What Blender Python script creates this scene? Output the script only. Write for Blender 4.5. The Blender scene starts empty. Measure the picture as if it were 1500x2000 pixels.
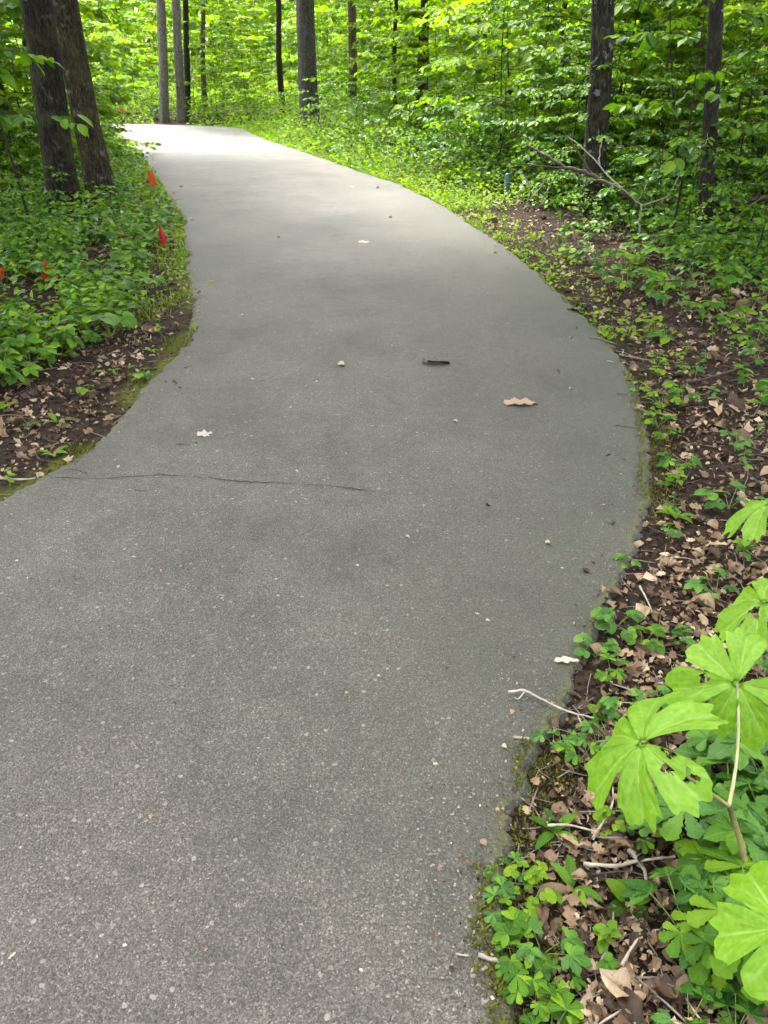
import bpy, math, random
import numpy as np
from mathutils import Matrix, Vector

random.seed(7)
rng = np.random.default_rng(7)
SC = bpy.context.scene
COL = SC.collection
R = math.radians

# ------------------------------------------------------------------ camera, sky, sun, exposure
CAM_H, CAM_PITCH, FPX = 1.5, R(29.0), 1550.0
cam = bpy.data.cameras.new('camera')
cam.sensor_fit = 'VERTICAL'; cam.sensor_height = 36.0; cam.lens = 36.0 * FPX / 2000.0
cam.clip_start = 0.05; cam.clip_end = 600
cam_o = bpy.data.objects.new('camera', cam); COL.objects.link(cam_o)
cam_o.location = (0, 0, CAM_H); cam_o.rotation_euler = (math.pi / 2 - CAM_PITCH, 0, 0)
SC.camera = cam_o

SUN_EL, SUN_AZ = R(60), R(-22)          # azimuth measured from +Y (ahead) towards +X
w = bpy.data.worlds.new('World'); SC.world = w; w.use_nodes = True
wn = w.node_tree.nodes; wl = w.node_tree.links
bg = wn['Background']
sky = wn.new('ShaderNodeTexSky'); sky.sky_type = 'NISHITA'; sky.sun_disc = False
sky.sun_elevation = SUN_EL; sky.sun_rotation = SUN_AZ; sky.air_density = 1.0; sky.dust_density = 6.0; sky.ozone_density = 1.0
hs = wn.new('ShaderNodeHueSaturation'); hs.inputs['Saturation'].default_value = 0.22
wl.new(sky.outputs[0], hs.inputs['Color']); wl.new(hs.outputs[0], bg.inputs['Color'])
bg.inputs['Strength'].default_value = 0.15
sun = bpy.data.lights.new('sun', 'SUN'); sun.energy = 1.5; sun.angle = R(11); sun.color = (1.0, 0.955, 0.87)
sun_o = bpy.data.objects.new('sun', sun); COL.objects.link(sun_o)
sd = Vector((math.sin(SUN_AZ) * math.cos(SUN_EL), math.cos(SUN_AZ) * math.cos(SUN_EL), math.sin(SUN_EL)))
sun_o.rotation_euler = sd.to_track_quat('Z', 'Y').to_euler(); sun_o.location = sd * 60

SC.view_settings.view_transform = 'Standard'; SC.view_settings.look = 'None'
SC.view_settings.exposure = 3.2; SC.view_settings.gamma = 1.0; SC.view_settings.use_curve_mapping = False
SC.render.engine = 'CYCLES'
cy = SC.cycles
cy.max_bounces = 3; cy.diffuse_bounces = 2; cy.glossy_bounces = 1; cy.transmission_bounces = 3; cy.use_adaptive_sampling = True; cy.adaptive_threshold = .05
cy.sample_clamp_indirect = 6; cy.use_denoising = True; cy.caustics_reflective = False; cy.caustics_refractive = False

# ------------------------------------------------------------------ measuring helpers (photo survey -> metres on the ground)
def _ray(px, py):
    u = (px - 750) / FPX; v = (py - 1000) / FPX
    return (u, math.cos(CAM_PITCH) - v * math.sin(CAM_PITCH), -math.sin(CAM_PITCH) - v * math.cos(CAM_PITCH))
def G(px, py, z=0.0):
    d = _ray(px, py); t = (z - CAM_H) / d[2]
    return (t * d[0], t * d[1])
def V(px, py, Y):
    d = _ray(px, py); t = Y / d[1]
    return (t * d[0], Y, CAM_H + t * d[2])

# ------------------------------------------------------------------ mesh helpers
class MB:
    def __init__(s): s.v = []; s.f3 = []; s.f4 = []; s.n = 0; s.att = {}
    def add(s, v, f3=None, f4=None, **att):
        v = np.asarray(v, float).reshape(-1, 3); s.v.append(v)
        if f3 is not None and len(f3): s.f3.append(np.asarray(f3, int).reshape(-1, 3) + s.n)
        if f4 is not None and len(f4): s.f4.append(np.asarray(f4, int).reshape(-1, 4) + s.n)
        for k, a in att.items(): s.att.setdefault(k, []).append(np.asarray(a, float))
        s.n += len(v)
    def many(s, T, M, pos):
        """copies of template T=(v,f3,f4) under (K,3,3) matrices M at (K,3) positions"""
        v, f3, f4 = T[:3]; K = len(pos); nv = len(v)
        if K == 0: return
        vv = np.einsum('kij,nj->kni', M, v) + pos[:, None, :]
        off = (np.arange(K) * nv)[:, None, None]
        s.add(vv.reshape(-1, 3), (f3[None] + off).reshape(-1, 3) if len(f3) else None,
              (f4[None] + off).reshape(-1, 4) if len(f4) else None,
              **({'mid': np.tile(T[3][:, 0], K), 'len': np.tile(T[3][:, 1], K)} if len(T) > 3 else {}))
    def mesh(s, name, mat, smooth=True):
        me = bpy.data.meshes.new(name)
        v = np.concatenate(s.v)
        f3 = np.concatenate(s.f3) if s.f3 else np.zeros((0, 3), int)
        f4 = np.concatenate(s.f4) if s.f4 else np.zeros((0, 4), int)
        nl = f3.size + f4.size; nf = len(f3) + len(f4)
        me.vertices.add(len(v)); me.vertices.foreach_set('co', v.astype(np.float32).ravel())
        me.loops.add(nl); me.loops.foreach_set('vertex_index', np.concatenate([f3.ravel(), f4.ravel()]).astype(np.int32))
        st = np.concatenate([np.arange(len(f3)) * 3, len(f3) * 3 + np.arange(len(f4)) * 4]).astype(np.int32)
        me.polygons.add(nf); me.polygons.foreach_set('loop_start', st)
        me.polygons.foreach_set('use_smooth', np.full(nf, smooth))
        me.update(calc_edges=True); me.validate()
        for k, a in s.att.items():
            at = me.attributes.new(k, 'FLOAT', 'POINT'); at.data.foreach_set('value', np.concatenate(a).astype(np.float32))
        for m in (mat if isinstance(mat, (list, tuple)) else [mat]): me.materials.append(m)
        return me
    def build(s, name, mat, parent=None, smooth=True):
        return link(name, s.mesh(name, mat, smooth), parent)

def link(name, me, parent=None, mtx=None):
    o = bpy.data.objects.new(name, me); COL.objects.link(o)
    if parent is not None: o.parent = parent
    if mtx is not None: o.matrix_local = mtx
    return o
def empty(name, loc=(0, 0, 0), rz=0, sc=1):
    o = bpy.data.objects.new(name, None); COL.objects.link(o)
    o.location = loc; o.rotation_euler = (0, 0, rz); o.scale = (sc,) * 3; o.empty_display_size = 0.05
    return o
def tag(o, label=None, cat=None, group=None, kind=None):
    if label: o['label'] = label
    if cat: o['category'] = cat
    if group: o['group'] = group
    if kind: o['kind'] = kind
    return o

def nrm(a): return a / np.maximum(np.linalg.norm(a, axis=-1, keepdims=True), 1e-9)
def frames(d, n, sc):
    """(K,3) tip directions and rough normals -> (K,3,3) leaf matrices"""
    y = nrm(d); x = nrm(np.cross(y, n)); z = np.cross(x, y)
    return np.stack([x, y, z], -1) * np.asarray(sc, float).reshape(-1, 1, 1)

def vnoise(x, y, seed=0):
    """cheap smooth 2-D value noise in -1..1"""
    xi = np.floor(x).astype(np.int64); yi = np.floor(y).astype(np.int64); xf = x - xi; yf = y - yi
    def h(a, b):
        n = (a * 374761393 + b * 668265263 + seed * 982451653) & 0x7fffffff
        n = ((n ^ (n >> 13)) * 1274126177) & 0x7fffffff
        return (n ^ (n >> 16)) % 10007 / 5003.5 - 1
    u = xf * xf * (3 - 2 * xf); q = yf * yf * (3 - 2 * yf)
    return (h(xi, yi) * (1 - u) + h(xi + 1, yi) * u) * (1 - q) + (h(xi, yi + 1) * (1 - u) + h(xi + 1, yi + 1) * u) * q
def fbm(x, y, seed=0, o=3):
    return sum(vnoise(x * 2 ** i, y * 2 ** i, seed + i) / 2 ** i for i in range(o)) / 1.75

def catmull(P, n):
    P = np.asarray(P, float); out = []
    Q = np.vstack([2 * P[0] - P[1], P, 2 * P[-1] - P[-2]])
    for i in range(len(P) - 1):
        a, b, c, d = Q[i:i + 4]
        for t in np.arange(n) / n:
            out.append(0.5 * (2 * b + (c - a) * t + (2 * a - 5 * b + 4 * c - d) * t * t + (3 * b - a - 3 * c + d) * t ** 3))
    out.append(P[-1]); return np.array(out)

def tube(mb, pts, rad, sides=6, cap=True, rough=0.0, seed=0):
    pts = np.asarray(pts, float); n = len(pts); rad = np.broadcast_to(np.asarray(rad, float), (n,))
    t = nrm(np.gradient(pts, axis=0))
    ref = np.array([0, 0, 1.0]) if abs(t[0][2]) < 0.8 else np.array([0, 1.0, 0])
    x = nrm(np.cross(t, ref)); y = np.cross(t, x)
    a = np.arange(sides) / sides * 2 * np.pi
    r = rad[:, None] * np.ones((1, sides))
    if rough:
        ln = np.concatenate([[0], np.cumsum(np.linalg.norm(np.diff(pts, axis=0), axis=1))])
        r = r * (1 + rough * vnoise(np.tile(np.arange(sides) * 0.9, (n, 1)), np.tile((ln / max(rad.max(), 1e-4) * 0.8)[:, None], (1, sides)), seed))
    v = pts[:, None] + (np.cos(a)[None, :, None] * x[:, None] + np.sin(a)[None, :, None] * y[:, None]) * r[..., None]
    i = np.arange(n - 1)[:, None] * sides; j = np.arange(sides)[None]; k = (j + 1) % sides
    f4 = np.stack([i + j, i + k, i + sides + k, i + sides + j], -1).reshape(-1, 4)
    v = v.reshape(-1, 3); f3 = []
    if cap:
        v = np.vstack([v, pts[0], pts[-1]]); c0 = n * sides; e = (n - 1) * sides
        f3 = [(c0, q, (q + 1) % sides) for q in range(sides)] + [(c0 + 1, e + (q + 1) % sides, e + q) for q in range(sides)]
    mb.add(v, f3, f4)

# ------------------------------------------------------------------ materials
def mat(name):
    m = bpy.data.materials.new(name); m.use_nodes = True
    nt = m.node_tree; nt.nodes.clear()
    return m, nt, nt.nodes, nt.links
def ramp(N, stops, interp='LINEAR'):
    r = N.new('ShaderNodeValToRGB'); cr = r.color_ramp; cr.interpolation = interp
    while len(cr.elements) < len(stops): cr.elements.new(0.5)
    for e, (p, c) in zip(cr.elements, stops): e.position = p; e.color = (*c, 1) if len(c) == 3 else c
    return r
def math_n(N, L, op, a, b=None, c=None, clamp=False):
    n = N.new('ShaderNodeMath'); n.operation = op; n.use_clamp = clamp
    for i, q in enumerate((a, b, c)):
        if q is None: continue
        if isinstance(q, (int, float)): n.inputs[i].default_value = q
        else: L.new(q, n.inputs[i])
    return n.outputs[0]
def mixc(N, L, f, a, b, mode='MIX'):
    n = N.new('ShaderNodeMix'); n.data_type = 'RGBA'; n.blend_type = mode
    for s, q in ((n.inputs[0], f), (n.inputs[6], a), (n.inputs[7], b)):
        if isinstance(q, (int, float)): s.default_value = q
        elif isinstance(q, tuple): s.default_value = (*q, 1)
        else: L.new(q, s)
    return n.outputs[2]
def noise(N, L, vec, scale, detail=3, rough=0.55):
    n = N.new('ShaderNodeTexNoise'); n.inputs['Scale'].default_value = scale
    n.inputs['Detail'].default_value = detail; n.inputs['Roughness'].default_value = rough
    if vec is not None: L.new(vec, n.inputs['Vector'])
    return n.outputs['Fac']

def leaf_mat(name, stops, trans=0.45, rough=0.42, spec=0.4, tmul=(1.45, 1.5, 0.4), blot=0.25, vein=.35):
    m, nt, N, L = mat(name)
    geo = N.new('ShaderNodeNewGeometry'); oi = N.new('ShaderNodeObjectInfo'); tc = N.new('ShaderNodeTexCoord')
    r = math_n(N, L, 'FRACT', math_n(N, L, 'ADD', geo.outputs['Random Per Island'], oi.outputs['Random']))
    big = noise(N, L, tc.outputs['Object'], 1.3, 2)
    r = math_n(N, L, 'ADD', math_n(N, L, 'MULTIPLY', r, 0.75), math_n(N, L, 'MULTIPLY', math_n(N, L, 'SUBTRACT', big, 0.35), 0.8), clamp=True)
    rp = ramp(N, stops); L.new(r, rp.inputs[0])
    fine = noise(N, L, tc.outputs['Object'], 45, 3)
    hv = N.new('ShaderNodeHueSaturation'); L.new(rp.outputs[0], hv.inputs['Color'])
    L.new(math_n(N, L, 'ADD', math_n(N, L, 'MULTIPLY', fine, 2 * blot), 1 - blot), hv.inputs['Value'])
    col = hv.outputs[0]; bs = N.new('ShaderNodeBsdfPrincipled')
    if vein:
        am = N.new('ShaderNodeAttribute'); am.attribute_name = 'mid'; al = N.new('ShaderNodeAttribute'); al.attribute_name = 'len'
        mid = math_n(N, L, 'SUBTRACT', 1.0, math_n(N, L, 'MULTIPLY', am.outputs['Fac'], 9.0), clamp=True)
        sv = math_n(N, L, 'SINE', math_n(N, L, 'MULTIPLY', math_n(N, L, 'SUBTRACT', al.outputs['Fac'], math_n(N, L, 'MULTIPLY', am.outputs['Fac'], .16)), 48.0))
        side = math_n(N, L, 'MULTIPLY', math_n(N, L, 'SUBTRACT', sv, .72), 2.2, clamp=True)
        vv = math_n(N, L, 'MAXIMUM', mid, math_n(N, L, 'MULTIPLY', side, .6))
        col = mixc(N, L, math_n(N, L, 'MULTIPLY', vv, vein), col, mixc(N, L, .5, col, (.32, .36, .14) if vein < .5 else (.10, .06, .035)))
        bp = N.new('ShaderNodeBump'); bp.inputs['Strength'].default_value = .35; bp.inputs['Distance'].default_value = .003
        L.new(math_n(N, L, 'MULTIPLY', vv, -1.0), bp.inputs['Height']); L.new(bp.outputs[0], bs.inputs['Normal'])
    L.new(col, bs.inputs['Base Color'])
    bs.inputs['Roughness'].default_value = rough; bs.inputs['Specular IOR Level'].default_value = spec
    tr = N.new('ShaderNodeBsdfTranslucent')
    L.new(mixc(N, L, 1.0, col, tmul, 'MULTIPLY'), tr.inputs['Color'])
    mx = N.new('ShaderNodeMixShader'); mx.inputs[0].default_value = trans
    L.new(bs.outputs[0], mx.inputs[1]); L.new(tr.outputs[0], mx.inputs[2])
    out = N.new('ShaderNodeOutputMaterial'); L.new(mx.outputs[0], out.inputs['Surface'])
    return m

M = {}
# young far leaves with sunlight put into their colour, mid green, bluish green leaves
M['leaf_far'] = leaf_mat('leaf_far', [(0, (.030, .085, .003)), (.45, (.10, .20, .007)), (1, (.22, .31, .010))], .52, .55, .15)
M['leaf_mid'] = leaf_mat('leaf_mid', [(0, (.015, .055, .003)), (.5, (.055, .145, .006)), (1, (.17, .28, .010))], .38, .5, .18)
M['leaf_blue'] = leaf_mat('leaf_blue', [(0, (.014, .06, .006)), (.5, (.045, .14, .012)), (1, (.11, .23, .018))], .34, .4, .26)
M['leaf_herb'] = leaf_mat('leaf_herb', [(0, (.014, .055, .003)), (.5, (.055, .145, .006)), (1, (.17, .28, .010))], .36, .55, .15)
M['leaf_lime'] = leaf_mat('leaf_lime', [(0, (.07, .16, .006)), (.5, (.13, .24, .010)), (1, (.22, .31, .015))], .5, .5, .2)
M['grass'] = leaf_mat('grass_blade', [(0, (.07, .13, .008)), (.5, (.12, .18, .012)), (1, (.21, .23, .03))], .4, .55, .2, vein=0)
M['moss'] = leaf_mat('moss_tuft', [(0, (.04, .05, .006)), (.5, (.075, .085, .009)), (1, (.13, .13, .015))], .2, .85, .08, vein=0)
M['canopy'] = leaf_mat('canopy_leaf', [(0, (.05, .11, .012)), (1, (.11, .19, .02))], .45, vein=0)
DT = (1, .9, .7)
M['dead'] = leaf_mat('dead_leaf', [(0, (0.0118, 0.0074, 0.0040)), (.28, (0.0490, 0.0285, 0.0160)), (.5, (0.1470, 0.0920, 0.0528)), (.75, (0.2744, 0.1932, 0.1216)), (1, (0.4900, 0.3864, 0.2640))], .12, .6, .25, DT, .6, .6)
M['dead_pale'] = leaf_mat('bleached_leaf', [(0, (0.2550, 0.2210, 0.1530)), (1, (0.3910, 0.3655, 0.3060))], .12, .6, .25, (1, .95, .85), .3, .5)
M['dead_tan'] = leaf_mat('tan_oak_leaf', [(0, (0.2520, 0.1620, 0.0990)), (1, (0.3240, 0.2160, 0.1440))], .12, .6, .3, DT, .35, .6)
M['dead_dark'] = leaf_mat('wet_dark_leaf', [(0, (.007, .006, .006)), (1, (.020, .017, .014))], .05, .5, .4, DT, .3, 0)
M['dead_yellow'] = leaf_mat('yellow_leaf', [(0, (.42, .32, .06)), (1, (.5, .42, .14))], .3, .5, .3, DT, .2)

def mayapple_mat():
    m, nt, N, L = mat('mayapple_leaf')
    at = N.new('ShaderNodeAttribute'); at.attribute_name = 'vein'
    rd = N.new('ShaderNodeAttribute'); rd.attribute_name = 'rad'
    tc = N.new('ShaderNodeTexCoord'); oi = N.new('ShaderNodeObjectInfo')
    n1 = noise(N, L, tc.outputs['Object'], 14, 4)
    rp = ramp(N, [(0.2, (.10, .24, .009)), (.52, (.155, .31, .014)), (.85, (.22, .37, .024))]); L.new(n1, rp.inputs[0])
    c = mixc(N, L, math_n(N, L, 'MULTIPLY', at.outputs['Fac'], .7), rp.outputs[0], (.33, .43, .13))
    spot = noise(N, L, tc.outputs['Object'], 60, 2)
    sp = ramp(N, [(.70, (0, 0, 0)), (.74, (1, 1, 1))]); L.new(spot, sp.inputs[0])
    c = mixc(N, L, math_n(N, L, 'MULTIPLY', sp.outputs[0], .5), c, (.16, .11, .03))
    bs = N.new('ShaderNodeBsdfPrincipled'); L.new(c, bs.inputs['Base Color']); bs.inputs['Roughness'].default_value = .42
    bs.inputs['Specular IOR Level'].default_value = .4
    bmp = N.new('ShaderNodeBump'); bmp.inputs['Strength'].default_value = .5; bmp.inputs['Distance'].default_value = .004
    L.new(math_n(N, L, 'ADD', math_n(N, L, 'MULTIPLY', at.outputs['Fac'], -1.0), math_n(N, L, 'MULTIPLY', noise(N, L, tc.outputs['Object'], 70, 3), .8)), bmp.inputs['Height'])
    L.new(bmp.outputs[0], bs.inputs['Normal'])
    tr = N.new('ShaderNodeBsdfTranslucent'); L.new(mixc(N, L, 1.0, c, (1.25, 1.25, .6), 'MULTIPLY'), tr.inputs['Color'])
    mx = N.new('ShaderNodeMixShader'); mx.inputs[0].default_value = .45
    L.new(bs.outputs[0], mx.inputs[1]); L.new(tr.outputs[0], mx.inputs[2])
    out = N.new('ShaderNodeOutputMaterial'); L.new(mx.outputs[0], out.inputs[0])
    return m
M['mayapple'] = mayapple_mat()

def plain(name, c1, c2, scale=20, rough=.7, bump=.3, spec=.3, dist=.005, stretch=None):
    m, nt, N, L = mat(name)
    tc = N.new('ShaderNodeTexCoord'); vec = tc.outputs['Object']
    if stretch:
        mp = N.new('ShaderNodeMapping'); mp.inputs['Scale'].default_value = stretch; L.new(vec, mp.inputs[0]); vec = mp.outputs[0]
    n = noise(N, L, vec, scale, 5, .6)
    rp = ramp(N, [(.3, c1), (.7, c2)]); L.new(n, rp.inputs[0])
    bs = N.new('ShaderNodeBsdfPrincipled'); L.new(rp.outputs[0], bs.inputs['Base Color'])
    bs.inputs['Roughness'].default_value = rough; bs.inputs['Specular IOR Level'].default_value = spec
    b = N.new('ShaderNodeBump'); b.inputs['Strength'].default_value = bump; b.inputs['Distance'].default_value = dist
    L.new(n, b.inputs['Height']); L.new(b.outputs[0], bs.inputs['Normal'])
    out = N.new('ShaderNodeOutputMaterial'); L.new(bs.outputs[0], out.inputs[0])
    return m
def bark(name, dark, mid, light, moss=(.06, .075, .02), mossy=.35, lichen=.25):
    m, nt, N, L = mat(name)
    tc = N.new('ShaderNodeTexCoord')
    mp = N.new('ShaderNodeMapping'); mp.inputs['Scale'].default_value = (1, 1, .22); L.new(tc.outputs['Object'], mp.inputs[0])
    vo = N.new('ShaderNodeTexVoronoi'); vo.feature = 'DISTANCE_TO_EDGE'; vo.inputs['Scale'].default_value = 30
    wv = noise(N, L, mp.outputs[0], 9, 4)
    wm = N.new('ShaderNodeVectorMath'); wm.operation = 'ADD'; L.new(mp.outputs[0], wm.inputs[0])
    cx = N.new('ShaderNodeCombineXYZ'); L.new(math_n(N, L, 'MULTIPLY', wv, .30), cx.inputs[0]); L.new(math_n(N, L, 'MULTIPLY', noise(N, L, mp.outputs[0], 21, 4), .22), cx.inputs[1])
    L.new(cx.outputs[0], wm.inputs[1]); L.new(wm.outputs[0], vo.inputs['Vector'])
    cr = ramp(N, [(0, (0, 0, 0)), (.10, (.35, .35, .35)), (.35, (1, 1, 1))]); L.new(vo.outputs['Distance'], cr.inputs[0])
    n2 = noise(N, L, mp.outputs[0], 40, 5, .65)
    h = math_n(N, L, 'MULTIPLY', math_n(N, L, 'ADD', math_n(N, L, 'MULTIPLY', cr.outputs[0], .65), .35), math_n(N, L, 'SUBTRACT', math_n(N, L, 'MULTIPLY', n2, 2.4), .55), clamp=True)
    rp = ramp(N, [(.05, dark), (.45, mid), (.95, light)]); L.new(h, rp.inputs[0])
    n3 = noise(N, L, tc.outputs['Object'], 3.2, 5, .65)
    ms = ramp(N, [(.50, (0, 0, 0)), (.64, (1, 1, 1))]); L.new(n3, ms.inputs[0])
    c = mixc(N, L, math_n(N, L, 'MULTIPLY', ms.outputs[0], mossy), rp.outputs[0], moss)
    n4 = noise(N, L, tc.outputs['Object'], 9, 4, .6)
    ls = ramp(N, [(.60, (0, 0, 0)), (.66, (1, 1, 1))]); L.new(n4, ls.inputs[0])
    c = mixc(N, L, math_n(N, L, 'MULTIPLY', ls.outputs[0], lichen), c, (.19, .205, .175))
    bs = N.new('ShaderNodeBsdfPrincipled'); L.new(c, bs.inputs['Base Color']); bs.inputs['Roughness'].default_value = .9
    bs.inputs['Specular IOR Level'].default_value = .15
    b = N.new('ShaderNodeBump'); b.inputs['Strength'].default_value = .9; b.inputs['Distance'].default_value = .02
    L.new(h, b.inputs['Height']); L.new(b.outputs[0], bs.inputs['Normal'])
    out = N.new('ShaderNodeOutputMaterial'); L.new(bs.outputs[0], out.inputs[0])
    return m
M['bark_brown'] = bark('bark_brown', (.007, .0055, .0045), (.045, .036, .028), (.13, .105, .082))
M['bark_grey'] = bark('bark_grey', (.022, .02, .018), (.085, .08, .072), (.18, .17, .157), mossy=.25, lichen=.4)
M['bark_tan'] = bark('bark_tan', (.025, .019, .014), (.10, .078, .058), (.18, .145, .11), mossy=.2)
M['bark_dark'] = bark('bark_dark', (.008, .007, .006), (.03, .026, .022), (.07, .06, .05), mossy=.2, lichen=.1)
M['bark_mottled'] = bark('bark_mottled', (.004, .003, .003), (.025, .021, .017), (.10, .088, .072), mossy=.45, lichen=.75)
M['bark_ochre'] = bark('bark_ochre', (.004, .003, .002), (.034, .027, .017), (.12, .095, .06), (.075, .08, .02), .5, .4)  # ochre mottling, plus a lighter tone for the stronger light on this trunk
M['bark_pale'] = bark('bark_pale', (.05, .045, .04), (.16, .145, .13), (.28, .26, .235), mossy=.15, lichen=.3)
M['bark_mossy'] = bark('bark_mossy', (.003, .0025, .002), (.018, .015, .011), (.06, .05, .036), (.05, .06, .015), .55, .15)  # mossy bark, with the shade on its facing side darkened into the colour
M['twig_dark'] = plain('twig_dark', (.02, .015, .012), (.07, .055, .042), 60)
M['twig_grey'] = plain('twig_grey', (0.0770, 0.0630, 0.0490), (0.2100, 0.1820, 0.1470), 60)
M['twig_pale'] = plain('twig_pale', (0.1860, 0.1550, 0.1178), (0.3410, 0.3038, 0.2480), 50)
M['stem_green'] = plain('stem_green', (.09, .15, .03), (.17, .24, .06), 40, .5)
M['stem_brown'] = plain('stem_brown', (.10, .085, .03), (.20, .18, .07), 30, .5)
M['stem_pale'] = plain('stem_pale', (0.2232, 0.2232, 0.1054), (0.3224, 0.3224, 0.1736), 30, .5)
M['orange'] = leaf_mat('flag_orange', [(0, (.42, .055, .014)), (1, (.52, .08, .02))], .35, .35, .4, (1, .9, .8), .1, 0)
M['red'] = leaf_mat('flag_red', [(0, (.26, .008, .008)), (1, (.34, .014, .012))], .3, .35, .4, (1, .9, .8), .1, 0)
M['wire'] = plain('flag_wire', (.10, .10, .10), (.25, .22, .2), 60, .45, .1, .5)
M['stake'] = plain('stake_plastic', (.07, .15, .16), (.10, .20, .21), 18, .45, .1, .4)
M['grit'] = leaf_mat('loose_grit', [(0, (0.0500, 0.0450, 0.0400)), (.5, (0.1200, 0.1100, 0.0950)), (1, (0.2500, 0.2350, 0.2100))], 0.0, .8, .2, (1, 1, 1), .2, 0)
M['crumb'] = leaf_mat('humus_crumb', [(0, (0.0036, 0.0024, 0.0018)), (.6, (0.0150, 0.0090, 0.0060)), (1, (0.0420, 0.0270, 0.0180))], 0.0, .9, .1, (1, 1, 1), .3, 0)

def asphalt_mat():
    m, nt, N, L = mat('asphalt')
    tc = N.new('ShaderNodeTexCoord'); P = tc.outputs['Object']
    ed = N.new('ShaderNodeAttribute'); ed.attribute_name = 'edge'
    al = N.new('ShaderNodeAttribute'); al.attribute_name = 'algae'
    wn_ = N.new('ShaderNodeTexNoise'); wn_.inputs['Scale'].default_value = 90; L.new(P, wn_.inputs['Vector'])
    wv_ = N.new('ShaderNodeVectorMath'); wv_.operation = 'MULTIPLY_ADD'; L.new(wn_.outputs['Color'], wv_.inputs[0]); wv_.inputs[1].default_value = (.012, .012, .012); L.new(P, wv_.inputs[2])
    def vor(scale, feat='F1'):
        v = N.new('ShaderNodeTexVoronoi'); v.feature = feat; v.inputs['Scale'].default_value = scale; v.voronoi_dimensions = '3D'
        L.new(wv_.outputs[0], v.inputs['Vector']); return v
    v1 = vor(165); v2 = vor(330)
    sep = N.new('ShaderNodeSeparateColor'); L.new(v1.outputs['Color'], sep.inputs[0])
    sep2 = N.new('ShaderNodeSeparateColor'); L.new(v2.outputs['Color'], sep2.inputs[0])
    st = ramp(N, [(0, (0.0220, 0.0185, 0.0152)), (.35, (0.0453, 0.0400, 0.0333)), (.65, (0.0685, 0.0608, 0.0516)), (.88, (0.0995, 0.0891, 0.0750)), (.97, (0.1448, 0.1316, 0.1106)), (1, (0.2263, 0.2070, 0.1778))])
    L.new(sep.outputs[0], st.inputs[0])
    st2 = ramp(N, [(0, (0.0222, 0.0193, 0.0157)), (.5, (0.0519, 0.0458, 0.0391)), (.9, (0.0864, 0.0775, 0.0648)), (1, (0.1643, 0.1508, 0.1308))])
    L.new(sep2.outputs[0], st2.inputs[0])
    edge1 = ramp(N, [(.25, (0, 0, 0)), (.5, (1, 1, 1))]); L.new(math_n(N, L, 'MULTIPLY', v1.outputs['Distance'], 1.0), edge1.inputs[0])
    c = mixc(N, L, edge1.outputs[0], st.outputs[0], st2.outputs[0])
    v3 = vor(62); sep3 = N.new('ShaderNodeSeparateColor'); L.new(v3.outputs['Color'], sep3.inputs[0])
    big = math_n(N, L, 'MULTIPLY', math_n(N, L, 'GREATER_THAN', sep3.outputs[0], .93), math_n(N, L, 'LESS_THAN', v3.outputs['Distance'], .34))
    bst = ramp(N, [(0, (.03, .028, .025)), (.45, (.13, .12, .10)), (1, (.22, .205, .175))]); L.new(sep3.outputs[1], bst.inputs[0])
    c = mixc(N, L, math_n(N, L, 'MULTIPLY', big, .8), c, bst.outputs[0])
    # wear: broad paler and darker patches
    b1 = noise(N, L, P, .9, 4, .6); b2 = noise(N, L, P, 3.5, 4, .6); b3 = noise(N, L, P, 14, 4, .6)
    k = math_n(N, L, 'ADD', math_n(N, L, 'ADD', math_n(N, L, 'MULTIPLY', b1, .9), math_n(N, L, 'MULTIPLY', b2, .5)), math_n(N, L, 'MULTIPLY', b3, .35))
    kr = ramp(N, [(.55, (.62, .62, .62)), (1.15, (1.0, 1.0, 1.0))]); L.new(math_n(N, L, 'SUBTRACT', k, 0.0), kr.inputs[0])
    kv = N.new('ShaderNodeMapRange'); kv.inputs[1].default_value = .55; kv.inputs[2].default_value = 1.2; kv.inputs[3].default_value = .58; kv.inputs[4].default_value = 1.62
    L.new(k, kv.inputs[0])
    hv = N.new('ShaderNodeHueSaturation'); L.new(c, hv.inputs['Color']); L.new(kv.outputs[0], hv.inputs['Value'])
    c = hv.outputs[0]
    # green algae film, moss at the rim
    an = math_n(N, L, 'MULTIPLY', al.outputs['Fac'], math_n(N, L, 'ADD', math_n(N, L, 'MULTIPLY', b2, 1.5), .15), clamp=True)
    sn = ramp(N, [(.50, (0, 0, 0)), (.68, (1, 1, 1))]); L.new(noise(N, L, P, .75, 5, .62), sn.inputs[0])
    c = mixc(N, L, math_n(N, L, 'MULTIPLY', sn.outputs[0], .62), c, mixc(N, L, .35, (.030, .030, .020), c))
    c = mixc(N, L, math_n(N, L, 'MULTIPLY', an, .85), c, mixc(N, L, .4, (.026, .033, .016), c))
    mo = math_n(N, L, 'MULTIPLY', ed.outputs['Fac'], math_n(N, L, 'ADD', math_n(N, L, 'MULTIPLY', b3, .6), math_n(N, L, 'MULTIPLY', noise(N, L, P, 2.1, 3), 1.0)), clamp=True)
    mr = ramp(N, [(.50, (0, 0, 0)), (.85, (1, 1, 1))]); L.new(mo, mr.inputs[0])
    c = mixc(N, L, math_n(N, L, 'MULTIPLY', mr.outputs[0], .8), c, (.07, .072, .012))
    bs = N.new('ShaderNodeBsdfPrincipled'); L.new(c, bs.inputs['Base Color'])
    bs.inputs['Roughness'].default_value = .68; bs.inputs['Specular IOR Level'].default_value = .4
    h = math_n(N, L, 'ADD', math_n(N, L, 'MULTIPLY', v1.outputs['Distance'], -1.0), math_n(N, L, 'MULTIPLY', sep.outputs[1], .35))
    h = math_n(N, L, 'ADD', h, math_n(N, L, 'MULTIPLY', v2.outputs['Distance'], -.35))
    bp = N.new('ShaderNodeBump'); bp.inputs['Strength'].default_value = .75; bp.inputs['Distance'].default_value = .0045
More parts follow.
